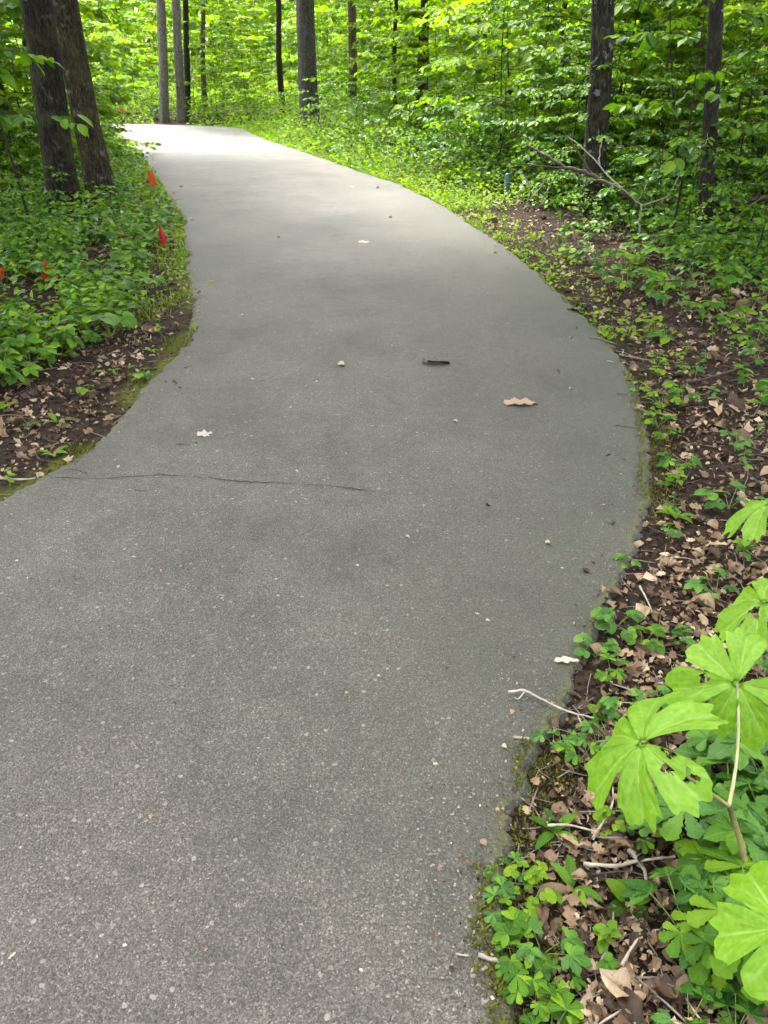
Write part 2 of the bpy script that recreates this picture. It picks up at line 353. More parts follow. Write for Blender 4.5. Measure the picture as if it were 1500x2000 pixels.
    L.new(h, bp.inputs['Height']); L.new(bp.outputs[0], bs.inputs['Normal'])
    out = N.new('ShaderNodeOutputMaterial'); L.new(bs.outputs[0], out.inputs[0])
    return m
M['asphalt'] = asphalt_mat()

def soil_mat():
    m, nt, N, L = mat('forest_soil')
    tc = N.new('ShaderNodeTexCoord'); P = tc.outputs['Object']
    mo = N.new('ShaderNodeAttribute'); mo.attribute_name = 'moss'
    n1 = noise(N, L, P, 55, 6, .7); n2 = noise(N, L, P, 6, 4, .6)
    v = N.new('ShaderNodeTexVoronoi'); v.inputs['Scale'].default_value = 45; L.new(P, v.inputs['Vector'])
    sp = N.new('ShaderNodeSeparateColor'); L.new(v.outputs['Color'], sp.inputs[0])
    k = math_n(N, L, 'ADD', math_n(N, L, 'MULTIPLY', n1, .7), math_n(N, L, 'MULTIPLY', sp.outputs[0], .35))
    rp = ramp(N, [(.3, (0.0077, 0.0050, 0.0033)), (.55, (0.0248, 0.0154, 0.0099)), (.8, (0.0523, 0.0341, 0.0220)), (.95, (0.1100, 0.0798, 0.0550))]); L.new(k, rp.inputs[0])
    mk = math_n(N, L, 'MULTIPLY', mo.outputs['Fac'], math_n(N, L, 'ADD', math_n(N, L, 'MULTIPLY', n2, 1.1), math_n(N, L, 'MULTIPLY', n1, .5)))
    mr = ramp(N, [(.35, (0, 0, 0)), (.6, (1, 1, 1))]); L.new(mk, mr.inputs[0])
    mc = ramp(N, [(.3, (.045, .052, .008)), (.7, (.12, .125, .018))]); L.new(n1, mc.inputs[0])
    c = mixc(N, L, math_n(N, L, 'MULTIPLY', mr.outputs[0], .85), rp.outputs[0], mc.outputs[0])
    bs = N.new('ShaderNodeBsdfPrincipled'); L.new(c, bs.inputs['Base Color']); bs.inputs['Roughness'].default_value = .95
    bs.inputs['Specular IOR Level'].default_value = .12
    bp = N.new('ShaderNodeBump'); bp.inputs['Strength'].default_value = 1.0; bp.inputs['Distance'].default_value = .02
    L.new(k, bp.inputs['Height']); L.new(bp.outputs[0], bs.inputs['Normal'])
    out = N.new('ShaderNodeOutputMaterial'); L.new(bs.outputs[0], out.inputs[0])
    return m
M['soil'] = soil_mat()

# ------------------------------------------------------------------ the path
SECT = [((-3.2, -3.0), (-0.6, -3.4)), ((-3.0, -1.2), (-0.02, -1.4)), ((-2.85, 0.0), (0.17, 0.1)), ((-2.6, 1.0), (0.225, .8)),
        ((-2.3, 1.6), (.235, 1.08)), ((-2.0, 2.1), (.345, 1.40)), ((-1.72, 2.52), (.56, 1.80)), ((-1.54, 2.81), (.80, 2.25)), ((-1.42, 3.05), (1.0, 2.71)),
        ((-1.33, 3.47), (1.17, 3.2)), ((-1.29, 4.24), (1.36, 4.0)), ((-1.26, 4.8), (1.44, 4.75)), ((-1.32, 5.4), (1.41, 5.4)),
        ((-1.46, 6.15), (1.35, 6.5)), ((-1.74, 7.18), (1.21, 8.0)), ((-2.07, 8.6), (1.03, 9.2)), ((-2.45, 10.1), (.72, 11.0)),
        ((-3.0, 11.8), (.22, 13.1)), ((-3.7, 13.9), (-.45, 15.0)), ((-4.75, 17.1), (-1.4, 17.8)), ((-5.8, 20.2), (-2.5, 20.9)),
        ((-6.9, 22.9), (-3.5, 23.9)), ((-8.2, 24.8), (-4.5, 27.0)), ((-10.2, 26.0), (-6.6, 28.7)), ((-13, 26.8), (-12, 30.0)), ((-22, 27.6), (-22, 31))]
EL = catmull([s[0] for s in SECT], 28); ER = catmull([s[1] for s in SECT], 28)
def jitter(E, seed):
    t = nrm(np.gradient(E, axis=0)); nn = np.stack([t[:, 1], -t[:, 0]], -1)
    s = np.concatenate([[0], np.cumsum(np.linalg.norm(np.diff(E, axis=0), axis=1))])
    j = .012 * vnoise(s * 9, s * 0, seed) + .012 * vnoise(s * 31, s * 0, seed + 1) + .010 * vnoise(s * 1.7, s * 0, seed + 2) + .006 * np.random.default_rng(seed).normal(size=len(E))
    return E + nn * j[:, None]
EL = jitter(EL, 3); ER = jitter(ER, 11)
NA = 44
cross = np.linspace(0, 1, NA + 1)
cross = .5 - .5 * np.cos(cross * np.pi) * (1 - .25 * np.sin(cross * np.pi))
PV = EL[:, None] * (1 - cross)[None, :, None] + ER[:, None] * cross[None, :, None]
wid = np.linalg.norm(ER - EL, axis=1)[:, None]
dl = cross[None] * wid; dr = (1 - cross)[None] * wid
crown = .018 * np.sin(cross * np.pi)[None] + .006 * vnoise(PV[..., 0] * 1.3, PV[..., 1] * 1.3, 5)
lip = -.012 * np.exp(-np.minimum(dl, dr) / .025)
PZ = crown + lip
ny, nx = PV.shape[:2]
edge_a = np.exp(-np.minimum(dl, dr) / .06)
yy = PV[..., 1]
alg = (np.exp(-dr / .18) + .75 * np.exp(-(dr / .95) ** 2)) * np.clip((yy - .6) / 1.0, 0, 1) * np.clip((14 - yy) / 5, 0.25, 1) + .7 * np.exp(-dl / .28) * np.clip((yy - 1) / 2, 0, 1)
mb = MB()
top = np.concatenate([PV, PZ[..., None]], -1).reshape(-1, 3)
idx = np.arange(ny * nx).reshape(ny, nx)
f4 = np.stack([idx[:-1, :-1], idx[:-1, 1:], idx[1:, 1:], idx[1:, :-1]], -1).reshape(-1, 4)
mb.add(top, None, f4, edge=edge_a.ravel(), algae=np.clip(alg, 0, 1).ravel())
for E, col, sgn in ((EL, 0, -1), (ER, nx - 1, 1)):        # broken rim of the slab
    t = nrm(np.gradient(E, axis=0)); nn = np.stack([t[:, 1], -t[:, 0]], -1) * sgn
    a = np.concatenate([E, PZ[:, col][:, None]], 1)
    b = np.concatenate([E + nn * (.012 + .012 * rng.random((len(E), 1))), np.full((len(E), 1), -.03)], 1)
    c = np.concatenate([E + nn * .03, np.full((len(E), 1), -.10)], 1)
    n = len(E); vv = np.concatenate([a, b, c]); ii = np.arange(n - 1)
    q = np.concatenate([np.stack([ii, ii + 1, n + ii + 1, n + ii], -1), np.stack([n + ii, n + ii + 1, 2 * n + ii + 1, 2 * n + ii], -1)])
    if sgn > 0: q = q[:, ::-1]
    q = q[:, ::-1]
    mb.add(vv, None, q, edge=np.full(3 * n, .55), algae=np.full(3 * n, .8))
path = tag(mb.build('path', M['asphalt']), 'winding grey asphalt woodland path with moss along its edges', 'path', kind='structure')
OUT = np.vstack([EL, ER[::-1]])

def inside(x, y):
    x = np.asarray(x, float).ravel(); y = np.asarray(y, float).ravel(); c = np.zeros(len(x), bool)
    P = OUT[::4]; Q = np.roll(P, -1, 0)
    if len(x) < 60:
        k = (P[:, 1][None] > y[:, None]) != (Q[:, 1][None] > y[:, None]); dy = Q[:, 1] - P[:, 1]; dy = np.where(dy == 0, 1e-9, dy)
        return (k & (x[:, None] < (Q[:, 0] - P[:, 0])[None] * (y[:, None] - P[:, 1][None]) / dy[None] + P[:, 0][None])).sum(1) % 2 == 1
    for (x0, y0), (x1, y1) in zip(P, Q):
        k = (y0 > y) != (y1 > y)
        if y1 != y0: c ^= k & (x < (x1 - x0) * (y - y0) / (y1 - y0) + x0)
    return c
_EL = EL[::3]; _ER = ER[::3]
def dist(x, y):
    """distance outside the path (negative inside), and +1 right of it / -1 left of it"""
    x = np.asarray(x, float).ravel(); y = np.asarray(y, float).ravel()
    def md(E):
        out = np.empty(len(x))
        for i in range(0, len(x), 4000):
            out[i:i + 4000] = np.sqrt(((x[i:i + 4000, None] - E[None, :, 0]) ** 2 + (y[i:i + 4000, None] - E[None, :, 1]) ** 2).min(1))
        return out
    a = md(_EL); b = md(_ER); ins = inside(x, y); d = np.minimum(a, b)
    return np.where(ins, -d, d), np.where(a < b, -1, 1)
def hgt(x, y, d=None):
    x = np.asarray(x, float).ravel(); y = np.asarray(y, float).ravel()
    if d is None: d = dist(x, y)[0]
    k = np.clip(d / .8, 0, 1)
    return -.028 + k * (.05 * fbm(x * .9, y * .9, 21) + .022 * fbm(x * 5, y * 5, 27, 2)) + .018 * np.clip(d - 1.2, 0, 60) + .25 * np.clip((d - 4) / 12, 0, 1) * fbm(x * .12, y * .12, 33)
def h1(x, y): return float(hgt([x], [y])[0])

# ------------------------------------------------------------------ forest floor
def grow(a, b, step, far, k=1.13):
    mid = list(np.arange(a, b + 1e-6, step)); s = step; q = b
    while q < far: s *= k; q += s; mid.append(q)
    return mid
xs = grow(-5, 5, .075, 140); neg = [-v for v in grow(5, 5, .075, 140)[1:]]; xs = np.array(sorted(neg) + xs)
ys = np.array(sorted([-v for v in grow(.5, .5, .3, 60)]) + grow(-.4, 11, .075, 180))
X, Y = np.meshgrid(xs, ys); d, sd_ = dist(X, Y); z = hgt(X, Y, d)
z = np.where(d < -.08, -.09, z)
moss = np.clip(1 - d / .30, 0, 1) * np.where(sd_ < 0, 1.0, np.clip((Y.ravel() - 3) / 5, .3, .8)) * np.clip(.55 + .8 * fbm(X.ravel() * 1.1, Y.ravel() * 1.1, 41), 0, 1)
mossL = np.where((sd_ < 0) & (Y.ravel() > 4.3), np.clip(.85 - d / .7, 0, 1) * np.clip(.5 + .9 * fbm(X.ravel() * 2.3, Y.ravel() * 2.3, 47), 0, 1), 0)
moss = np.clip(np.maximum(moss, mossL), 0, 1)
idx = np.arange(X.size).reshape(X.shape)
mb = MB(); mb.add(np.stack([X.ravel(), Y.ravel(), z], -1), None, np.stack([idx[:-1, :-1], idx[:-1, 1:], idx[1:, 1:], idx[1:, :-1]], -1).reshape(-1, 4), moss=moss)
ground = tag(mb.build('ground', M['soil']), 'dark brown forest soil beside the path', 'ground', kind='structure')

CLEAR = [(-2.18, 8.0), (-3.52, 12.6), (-2.86, 8.2), (-2.80, 6.5), (-3.15, 6.6), (1.76, 11.9), (-2.17, 25.9, .5), (-7.3, 30.3, .55)]     # trampled spots round the flags and the stake
def trampled(x, y):
    k = np.zeros(np.shape(x), bool)
    for a, b, *w_ in CLEAR: k |= (np.abs(x - a * y / b) < (w_[0] if w_ else .13)) & (y > b - (2.5 if w_ else 1.5)) & (y < b + .1)
    return k
# ------------------------------------------------------------------ leaf shapes
def strip_leaf(wf, rows=6, cup=.25, bend=.0, wave=0.0, seed=0, twist=0., teeth=0.0):
    """leaf along +Y, length 1: three columns, half width wf(t); cup lifts the rims, bend curls the length"""
    r = np.random.default_rng(seed); t = np.linspace(0, 1, rows + 1); v = []
    for i, s in enumerate(t):
        wl, wr = wf(s), wf(s)
        if wave > .04: wl *= 1 + 2.6 * min(wave, .12) * (r.random() - .55); wr *= 1 + 2.6 * min(wave, .12) * (r.random() - .55)
        if teeth and 0 < i < rows: wl *= 1 + teeth * (1 if i % 2 else -1); wr *= 1 + teeth * (1 if i % 2 else -1)
        a = bend * s
        if abs(bend) > 1e-4: yc, zc = math.sin(a) / bend, (math.cos(a) - 1) / bend
        else: yc, zc = s, 0
        up = np.array([0, math.sin(a), math.cos(a)])
        tw = twist * (s - .3); ct, stw = math.cos(tw), math.sin(tw)
        for wd, sg in ((wl, -1), (0, 0), (wr, 1)):
            lift = cup * wd + (wave * (r.random() - .5) if sg else 0)
            px = sg * wd * ct - lift * stw; pz = sg * wd * stw + lift * ct
            v.append(np.array([px, yc, zc]) + up * pz)
    f3, f4 = [], []
    for i in range(rows):
        a, b = 3 * i, 3 * i + 3
        for k in (0, 1):
            if i == 0: f3.append((a + 1, b + k + 1, b + k))
            elif i == rows - 1: f3.append((a + k, a + k + 1, b + 1))
            else: f4.append((a + k, a + k + 1, b + k + 1, b + k))
    v = np.array(v); used = np.unique(np.concatenate([np.array(f3).ravel(), np.array(f4).ravel()]).astype(int))
    mp = -np.ones(len(v), int); mp[used] = np.arange(len(used))
    ml = np.stack([np.tile([1., 0., 1.], rows + 1), np.repeat(t, 3)], -1)
    return v[used], mp[np.array(f3)].reshape(-1, 3), (mp[np.array(f4)].reshape(-1, 4) if f4 else np.zeros((0, 4), int)), ml[used]
ovate = lambda s: .36 * math.sin(math.pi * s ** .72) ** .85 if 0 < s < 1 else 0
ellip = lambda s: .30 * math.sin(math.pi * s ** .9) ** .8 if 0 < s < 1 else 0
lance = lambda s: .15 * math.sin(math.pi * s ** .85) ** .8 if 0 < s < 1 else 0
roundl = lambda s: .46 * math.sin(math.pi * s ** .85) ** .6 if 0 < s < 1 else 0
oakw = lambda s: (.10 + .22 * math.sin(math.pi * s ** .8)) * (1 + .40 * math.sin(s * 19)) if 0 < s < 1 else 0
wedge = lambda s: .30 * (s ** .9) * (1 - s ** 6) ** .5 * 1.15 if 0 < s < 1 else 0
Z4 = np.zeros((0, 4), int)
LEAF_A = (np.array([[0, 0, 0], [-.27, .42, .07], [0, 1, -.06], [.27, .42, .07], [0, .45, 0]]), np.array([[0, 4, 1], [1, 4, 2], [0, 3, 4], [3, 2, 4]]), Z4, np.array([[0, 0], [1, .42], [0, 1], [1, .42], [0, .45]]))
LEAF_W = (np.array([[0, 0, 0], [-.40, .45, .06], [0, 1, -.08], [.40, .45, .06], [0, .45, 0]]), LEAF_A[1], Z4, LEAF_A[3])
LEAF_B = strip_leaf(ovate, 5, .22, .35)
LEAF_E = strip_leaf(ellip, 6, .2, .45)
BLADE = (np.array([[-.02, 0, 0], [.02, 0, 0], [.015, .55, .05], [-.015, .55, .05], [0, 1, -.06]]), np.array([[3, 2, 4]]), np.array([[0, 1, 2, 3]]), np.array([[.5, 0], [.5, 0], [.5, .5], [.5, .5], [.5, 1]]))
def join(parts):
    vs, a3, a4, al, n = [], [], [], [], 0
    for (v, f3, f4, ml), mt in parts:
        vs.append(v @ np.array(mt.to_3x3()).T + np.array(mt.translation)); a3.append(f3 + n); a4.append(f4 + n); al.append(ml); n += len(v)
    return np.vstack(vs), np.vstack(a3), np.vstack(a4), np.vstack(al)
def palmate(n, spread, wf, rows=6, seed=0, teeth=.14, bend=.35, tilt=.12):
    r = np.random.default_rng(seed); ps = []
    for i in range(n):
        a = (i - (n - 1) / 2) * spread; q = 1 - .28 * abs(i - (n - 1) / 2) / max(1, (n - 1) / 2)
        L_ = strip_leaf(wf, rows, .18, bend * (1 + .4 * (r.random() - .5)), .02, seed + i, 0, teeth)
        ps.append((L_, Matrix.Rotation(a, 4, 'Z') @ Matrix.Rotation(tilt * (r.random() - .6), 4, 'X') @ Matrix.Rotation(.25 * (r.random() - .5), 4, 'Y') @ Matrix.Scale(q, 4)))
    return join(ps)
PALM5 = [palmate(5, .82, wedge, 11, s, .13) for s in (1, 2, 3)]
TREF = [palmate(3, 1.5, roundl, 9, s, .07, .4) for s in (4, 5)]
LOBE = [palmate(5, .62, lambda s: ovate(s) * .62, 13, s, .17, .7) for s in (6, 7)]
CREEP = [palmate(5, .95, lambda s: ellip(s) * .95, 7, s, .10, .5) for s in (8, 9)]
DEAD = [strip_leaf(oakw, 12, .5, .7, .10, 1, .5), strip_leaf(oakw, 12, -.4, -.9, .12, 2, -.6), strip_leaf(ovate, 8, .7, 1.2, .12, 3, .4),
        strip_leaf(ellip, 8, .9, -.8, .10, 4, .9), strip_leaf(ovate, 8, -.5, 1.6, .14, 5, -.9), strip_leaf(ellip, 7, 1.3, .5, .08, 6, .2),
        strip_leaf(lambda s: ovate(s) * (1.2 if s < .5 else .7), 7, .6, 2.1, .16, 7, 1.2), strip_leaf(oakw, 12, .15, .25, .06, 8, .1)]
SHRED = [strip_leaf(lambda q: .10 * math.sin(math.pi * q) ** .5 if 0 < q < 1 else 0, 4, 1.2, 1.4, .1, 31, .8), strip_leaf(lambda q: .2 * math.sin(math.pi * q) ** .5 * (1 + .4 * math.sin(q * 23)) if 0 < q < 1 else 0, 5, .8, -1.2, .15, 32, -1.0)]
DEAD_LO = [strip_leaf(oakw, 8, .5, .7, .10, 1, .5), strip_leaf(ovate, 5, .7, 1.2, .12, 3, .4), strip_leaf(ellip, 5, .9, -.8, .10, 4, .9), strip_leaf(ovate, 5, -.5, 1.6, .14, 5, -.9), strip_leaf(oakw, 8, .15, .25, .06, 8, .1)] + SHRED * 2
def tmesh(name, T, m, smooth=True):
    b = MB(); b.add(*T[:3], mid=T[3][:, 0], len=T[3][:, 1]); return b.mesh(name, m, smooth)

# ------------------------------------------------------------------ trees
def trunk_mesh(name, h, r0, lean, m, seed, flare=.35, sides=26, limbs=5, bole=5.5, wob=.05):
    r = np.random.default_rng(seed); b = MB(); n = 46
    s = np.concatenate([np.linspace(0, .3, 22), np.linspace(.32, 1, 24)]); zz = s * h - .12
    px = lean[0] * zz + wob * vnoise(zz * .55, zz * 0, seed) * np.clip(zz, 0, 1); py = lean[1] * zz + wob * vnoise(zz * .55, zz * 0 + 9, seed)* np.clip(zz, 0, 1)
    rad = r0 * (1 - .62 * s ** 1.1) * (1 + flare * np.exp(-np.clip(zz, 0, 9) / .28))
    a = np.arange(sides) / sides * 2 * np.pi
    rr = rad[:, None] * (1 + .05 * vnoise(np.tile(a * 3.5, (n, 1)), np.tile((zz * 2.2)[:, None], (1, sides)), seed + 3)
         + .035 * np.sin(a[None] * 11 + 2 * vnoise(np.tile((zz * 3)[:, None], (1, sides)), np.tile(a, (n, 1)), seed + 5))
         + .16 * np.exp(-np.clip(zz, 0, 9) / .22)[:, None] * np.sin(a[None] * 5 + seed))
    v = np.stack([px[:, None] + rr * np.cos(a), py[:, None] + rr * np.sin(a), np.tile(zz[:, None], (1, sides))], -1)
    i = np.arange(n - 1)[:, None] * sides; j = np.arange(sides)[None]; k = (j + 1) % sides
    b.add(v.reshape(-1, 3), None, np.stack([i + j, i + k, i + sides + k, i + sides + j], -1).reshape(-1, 4))
    for q in range(limbs):
        hz = bole + (h - bole) * (q + .3) / (limbs + .6); az = q * 2.4 + r.random(); ln = (h - hz) * .45 + 1.2
        c = np.array([np.interp(hz, zz, px), np.interp(hz, zz, py), hz]); rb = np.interp(hz, zz, rad) * .55
        t = np.linspace(0, 1, 8)
        p = c + np.stack([np.cos(az) * ln * t, np.sin(az) * ln * t, ln * (.75 * t - .2 * t * t)], -1) + .12 * rng.normal(size=(8, 3)) * t[:, None]
        tube(b, p, rb * (1 - .85 * t), 8, True)
    return b.mesh(name, m)
def crown_mesh(name, rad, hh, seed, leaves=1500, ls=.40, m='canopy'):
    r = np.random.default_rng(seed); b = MB(); cl = []
    for q in range(26):
        u = nrm(r.normal(size=3)); cl.append(u * np.array([rad, rad, hh]) * r.uniform(.45, 1.0))
    for c in cl:
        n = leaves // 26; p = r.normal(size=(n, 3)) * np.array([.75, .75, .38]) * rad * .27 + c
        dd = r.normal(size=(n, 3)) * np.array([1, 1, .4]); nn = r.normal(size=(n, 3)) * .45 + np.array([0, 0, 1])
        b.many(LEAF_W, frames(dd, nn, r.uniform(.7, 1.3, n) * ls), p)
    return b.mesh(name, M[m], False)
CROWNS = [crown_mesh('crown', 3.4, 2.6, 100 + i) for i in range(3)]
def tree(name, x, y, dia, lean, m, label, seed, h=13, flare=.3, crown=True, cs=1.0, group='forest trees', sides=26, limbs=5, cat='tree', wob=.05):
    o = empty(name, (x, y, h1(x, y)), 0)
    link('trunk', trunk_mesh('trunk', h, dia / 2, lean, M[m], seed, flare, sides, limbs, h * .42, wob), o)
    if crown:
        c = link('crown', CROWNS[seed % 3], o); c.location = (lean[0] * h, lean[1] * h, h * .84); c.rotation_euler = (0, 0, seed * 1.7); c.scale = (cs, cs, cs)
    return tag(o, label, cat, group)
tree('tree', -3.80, 10.05, .355, (.03, .0), 'bark_mossy', 'front one of two thick dark trunks left of the path, nearer the camera', 1, cs=1.15)
tree('tree', -3.52, 10.62, .325, (-.02, .01), 'bark_ochre', 'rear one of two thick dark trunks left of the path, nearer the asphalt', 2, cs=1.0)
tree('tree', -2.17, 25.9, .56, (.012, 0), 'bark_grey', 'straight grey trunk with flared base at the right side of the bend', 3, h=15, cs=.5)
tree('tree', -7.55, 30.4, .33, (.085, 0), 'bark_pale', 'left trunk of the slim pair standing behind the bend', 4, h=13, flare=.12, cs=.4)
tree('tree', -7.02, 30.6, .31, (.075, 0), 'bark_pale', 'pale right trunk of the slim pair standing behind the bend', 5, h=13, flare=.12, cs=.4)
tree('tree', -6.92, 31.3, .22, (.08, 0), 'bark_dark', 'dark thin trunk half hidden behind the slim pair at the bend', 6, h=11, flare=.12, cs=.6)
tree('tree', -6.75, 33.5, .2, (.07, 0), 'bark_tan', 'small brown trunk just right of the slim pair at the bend', 7, h=10, flare=.12, cs=.6)
tree('tree', 2.58, 10.25, .265, (-.10, .0), 'bark_mottled', 'mottled trunk behind the fallen branch on the right', 8, h=13, cs=1.1)
tree('tree', 4.35, 18.2, .32, (-.01, .0), 'bark_tan', 'brown trunk half hidden behind the mottled right trunk', 9, h=13, cs=1.0)
tree('tree', 5.5, 15.6, .44, (-.03, .0), 'bark_tan', 'broad tan trunk high up among leaves at the upper right', 10, h=14, cs=1.15)
tree('tree', 3.56, 9.2, .165, (-.155, .0), 'bark_dark', 'thin black trunk right of the fallen branch', 11, h=7, flare=.12, cs=.5)
tree('tree', 6.75, 15.2, .4, (-.02, .0), 'bark_tan', 'brown trunk cut by the right edge of the picture', 12, h=14, cs=1.1)
tree('tree', 1.02, 24.6, .30, (.03, .0), 'bark_dark', 'black forked trunk above the shrubs in the middle distance', 13, h=9, flare=.15, cs=.7, limbs=7)
tree('tree', .30, 24.3, .13, (.01, .0), 'bark_dark', 'thin dark trunk just left of the black forked trunk', 14, h=8, flare=.1, cs=.5)
tree('tree', -1.05, 30.0, .30, (.0, .0), 'bark_tan', 'brown trunk behind leaves right of the straight grey trunk', 15, h=12, cs=1.1)
tree('tree', -3.75, 33.0, .22, (.0, .0), 'bark_dark', 'dark trunk in shade just left of the straight grey trunk', 16, h=11, cs=.8)
tree('tree', 3.45, 17.6, .09, (-.02, .0), 'bark_dark', 'left stem of two thin dark stems left of the mottled right trunk', 17, h=6, flare=.1, cs=.45)
tree('tree', 3.95, 17.2, .08, (.05, .0), 'bark_dark', 'leaning right stem of two thin dark stems left of the mottled right trunk', 18, h=6, flare=.1, cs=.45)
tree('tree', 6.4, 22.5, .34, (.0, .0), 'bark_brown', 'distant dark trunk deep in the woods at the upper right', 19, h=13, cs=1.2)
tree('tree', -9.4, 20.5, .4, (.02, .0), 'bark_brown', 'distant trunk in the leaves at the far left', 20, h=13, cs=1.1)
tree('tree', -7.45, 19.6, .4, (.0, .0), 'bark_brown', 'added tall tree mostly hidden behind the two thick dark left trunks, shading the path', 21, h=13, cs=1.35)  # added for its crown, which throws shade on the far path
tree('tree', -6.6, 15.2, .3, (.0, .0), 'bark_dark', 'dark trunk in the leaves just left of the two thick dark left trunks', 22, h=12, cs=1.1)
# unseen trees added just outside the frame so their crowns shade the path
for i, (x, y, cs) in enumerate([(-5.9, 7.6, 1.35), (5.2, 7.4, 1.35), (6.8, 11.2, 1.35), (-7.4, 13.5, 1.3), (-9.5, 9, 1.3), (8.5, 14, 1.3), (9.5, 6, 1.3), (-7.5, 3, 1.2), (10.2, 18.5, 1.4)]):
    tree('tree', x, y, .4, (.02 * (-1 if x > 0 else 1), 0), 'bark_brown', 'unseen tall tree added just outside the frame to shade the path', 30 + i, h=13, cs=cs, group='added shade trees beside the frame')

# a low dead snag
def snag():
    x, y = 3.45, 24.5; o = empty('tree_stump', (x, y, h1(x, y)))
    b = MB(); t = np.linspace(0, 1, 14); p = np.stack([.06 * t, 0 * t, -.1 + 1.25 * t], -1)
    tube(b, p, .25 * (1 - .25 * t) * (1 + .3 * np.exp(-t * 6)), 18, True, .12, 4); b.build('trunk', M['bark_dark'], o)
    b = MB()
    for k in range(7):
        a = k * .9; tube(b, [(.06 + .14 * math.cos(a), .14 * math.sin(a), 1.1), (.07 + .15 * math.cos(a), .15 * math.sin(a), 1.22 + .2 * random.random())], [.055, .008], 6)
    b.build('splinter', M['bark_dark'], o)
    tag(o, 'broken dark stump in the shade behind the shrubs', 'stump')
snag()

# ------------------------------------------------------------------ understory saplings: tiers of flat leafy sprays
def sapling_meshes(seed, h, spread, ll, nb, leafm, T=LEAF_A, start=.12, stem_r=.022, twigs=5, lpt=11, barkm='bark_dark'):
    r = np.random.default_rng(seed); bs = MB(); bl = MB()
    t = np.linspace(0, 1, 12); lean = r.normal(size=2) * .08
    sx = lean[0] * h * t + .05 * np.sin(t * 5 + seed); sy = lean[1] * h * t + .05 * np.cos(t * 4 + seed)
    P = np.stack([sx, sy, h * t - .05], -1); tube(bs, P, stem_r * (1.1 - .95 * t), 7)
    pos, dr, nm, sz = [], [], [], []
    for q in range(nb):
        f = start + (1 - start) * (q + r.random() * .6) / nb; c = np.array([np.interp(f, t, P[:, i]) for i in range(3)])
        az = q * 2.39996 + r.normal() * .3; L_ = spread * (1.05 - .65 * f ** 2) * r.uniform(.65, 1.1)
        u = np.linspace(0, 1, 7); rise = r.uniform(.1, .4)
        bp = c + np.stack([np.cos(az) * L_ * u, np.sin(az) * L_ * u, L_ * (rise * u - (rise * .6 + .12) * u * u)], -1)
        tube(bs, bp, stem_r * .42 * (1.1 - f * .6) * (1 - .85 * u), 4, False)
        for k in range(twigs):
            s = .22 + .78 * (k + .5) / twigs; b0 = np.array([np.interp(s, u, bp[:, i]) for i in range(3)])
            ta = az + (1 if k % 2 else -1) * r.uniform(.5, 1.05); tl = L_ * .42 * (1.15 - s) + .14
            if k == twigs - 1: ta = az
            dv = np.array([math.cos(ta), math.sin(ta), r.uniform(-.15, .1)])
            tp = b0 + dv * np.linspace(0, 1, 4)[:, None] * tl; tp[:, 2] -= .10 * np.linspace(0, 1, 4) ** 2 * tl
            tube(bs, tp, stem_r * .13 * np.array([1, .8, .6, .4]), 3, False)
            m_ = lpt + int(r.integers(-2, 3))
            for i in range(m_):
                ss = (i + .7) / m_; pp = b0 + dv * ss * tl; pp[2] -= .10 * ss * ss * tl
                la = ta + (1 if i % 2 else -1) * r.uniform(.55, 1.15) * (1 - .5 * (i == m_ - 1))
                pos.append(pp + r.normal(size=3) * .012); dr.append((math.cos(la), math.sin(la), r.uniform(-.75, .05)))
                nm.append((r.normal() * .38, r.normal() * .38, 1)); sz.append(ll * r.uniform(.6, 1.2) * (.75 + .4 * ss))
    bl.many(T, frames(np.array(dr), np.array(nm), np.array(sz)), np.array(pos))
    return bs.mesh('stem', M[barkm]), bl.mesh('crown', M[leafm], False)
SAP = {'far': [sapling_meshes(200 + i, 4.8, 1.8, (.12, .16, .20)[i], (28, 24, 19)[i], 'leaf_far', LEAF_W, .05, .013, 6, 11) for i in range(3)],
       'mid': [sapling_meshes(220 + i, 3.6, 1.5, (.10, .13, .165)[i], (22, 20, 15)[i], 'leaf_mid', LEAF_B, .06, .022, 6, 10) for i in range(3)],
       'low': [sapling_meshes(240 + i, 1.5, .95, .085, 11, 'leaf_mid', LEAF_B, .08, .012, 4, 9) for i in range(3)],
       'blue': [sapling_meshes(260 + i, 1.1, .8, .085, 10, 'leaf_blue', LEAF_B, .06, .010, 4, 9) for i in range(2)],
       'bright': [sapling_meshes(290 + i, 3.3, 1.7, (.15, .19)[i], (17, 13)[i], 'leaf_far', LEAF_B, .18, .016, 6, 9) for i in range(2)],
       'big': [sapling_meshes(280 + i, 2.6, 1.0, .15, 9, 'leaf_mid', LEAF_E, .35, .014, 3, 5) for i in range(3)]}
scount = [0]
MARKS = [((-3.95, 10.46), 'the front thick dark trunk'), ((-3.56, 11.05), 'the rear thick dark trunk'), ((-2.36, 25.9), 'the straight grey trunk'), ((-7.3, 30.4), 'the slim pale trunk pair'),
         ((2.69, 10.67), 'the mottled right trunk'), ((3.7, 9.55), 'the thin black trunk'), ((1.02, 24.6), 'the black forked trunk'), ((-1.05, 30), 'the brown trunk behind the grey one'), ((3.45, 17.4), 'the two thin dark stems'),
         ((5.5, 15.6), 'the broad tan trunk'), ((6.75, 15.2), 'the brown trunk at the right edge'), ((3.45, 24.5), 'the broken stump'), ((-2.22, 8.0), 'the nearest red flag'), ((-2.84, 6.5), 'the curled orange flag'),
         ((-3.56, 12.6), 'the orange flag up the path'), ((1.8, 11.9), 'the blue-green stake'), ((2.9, 8.75), 'the bleached branch'), ((-9.3, 30.8), 'the tiny far flag'), ((3.6, 8.6), 'the level grey branch')]
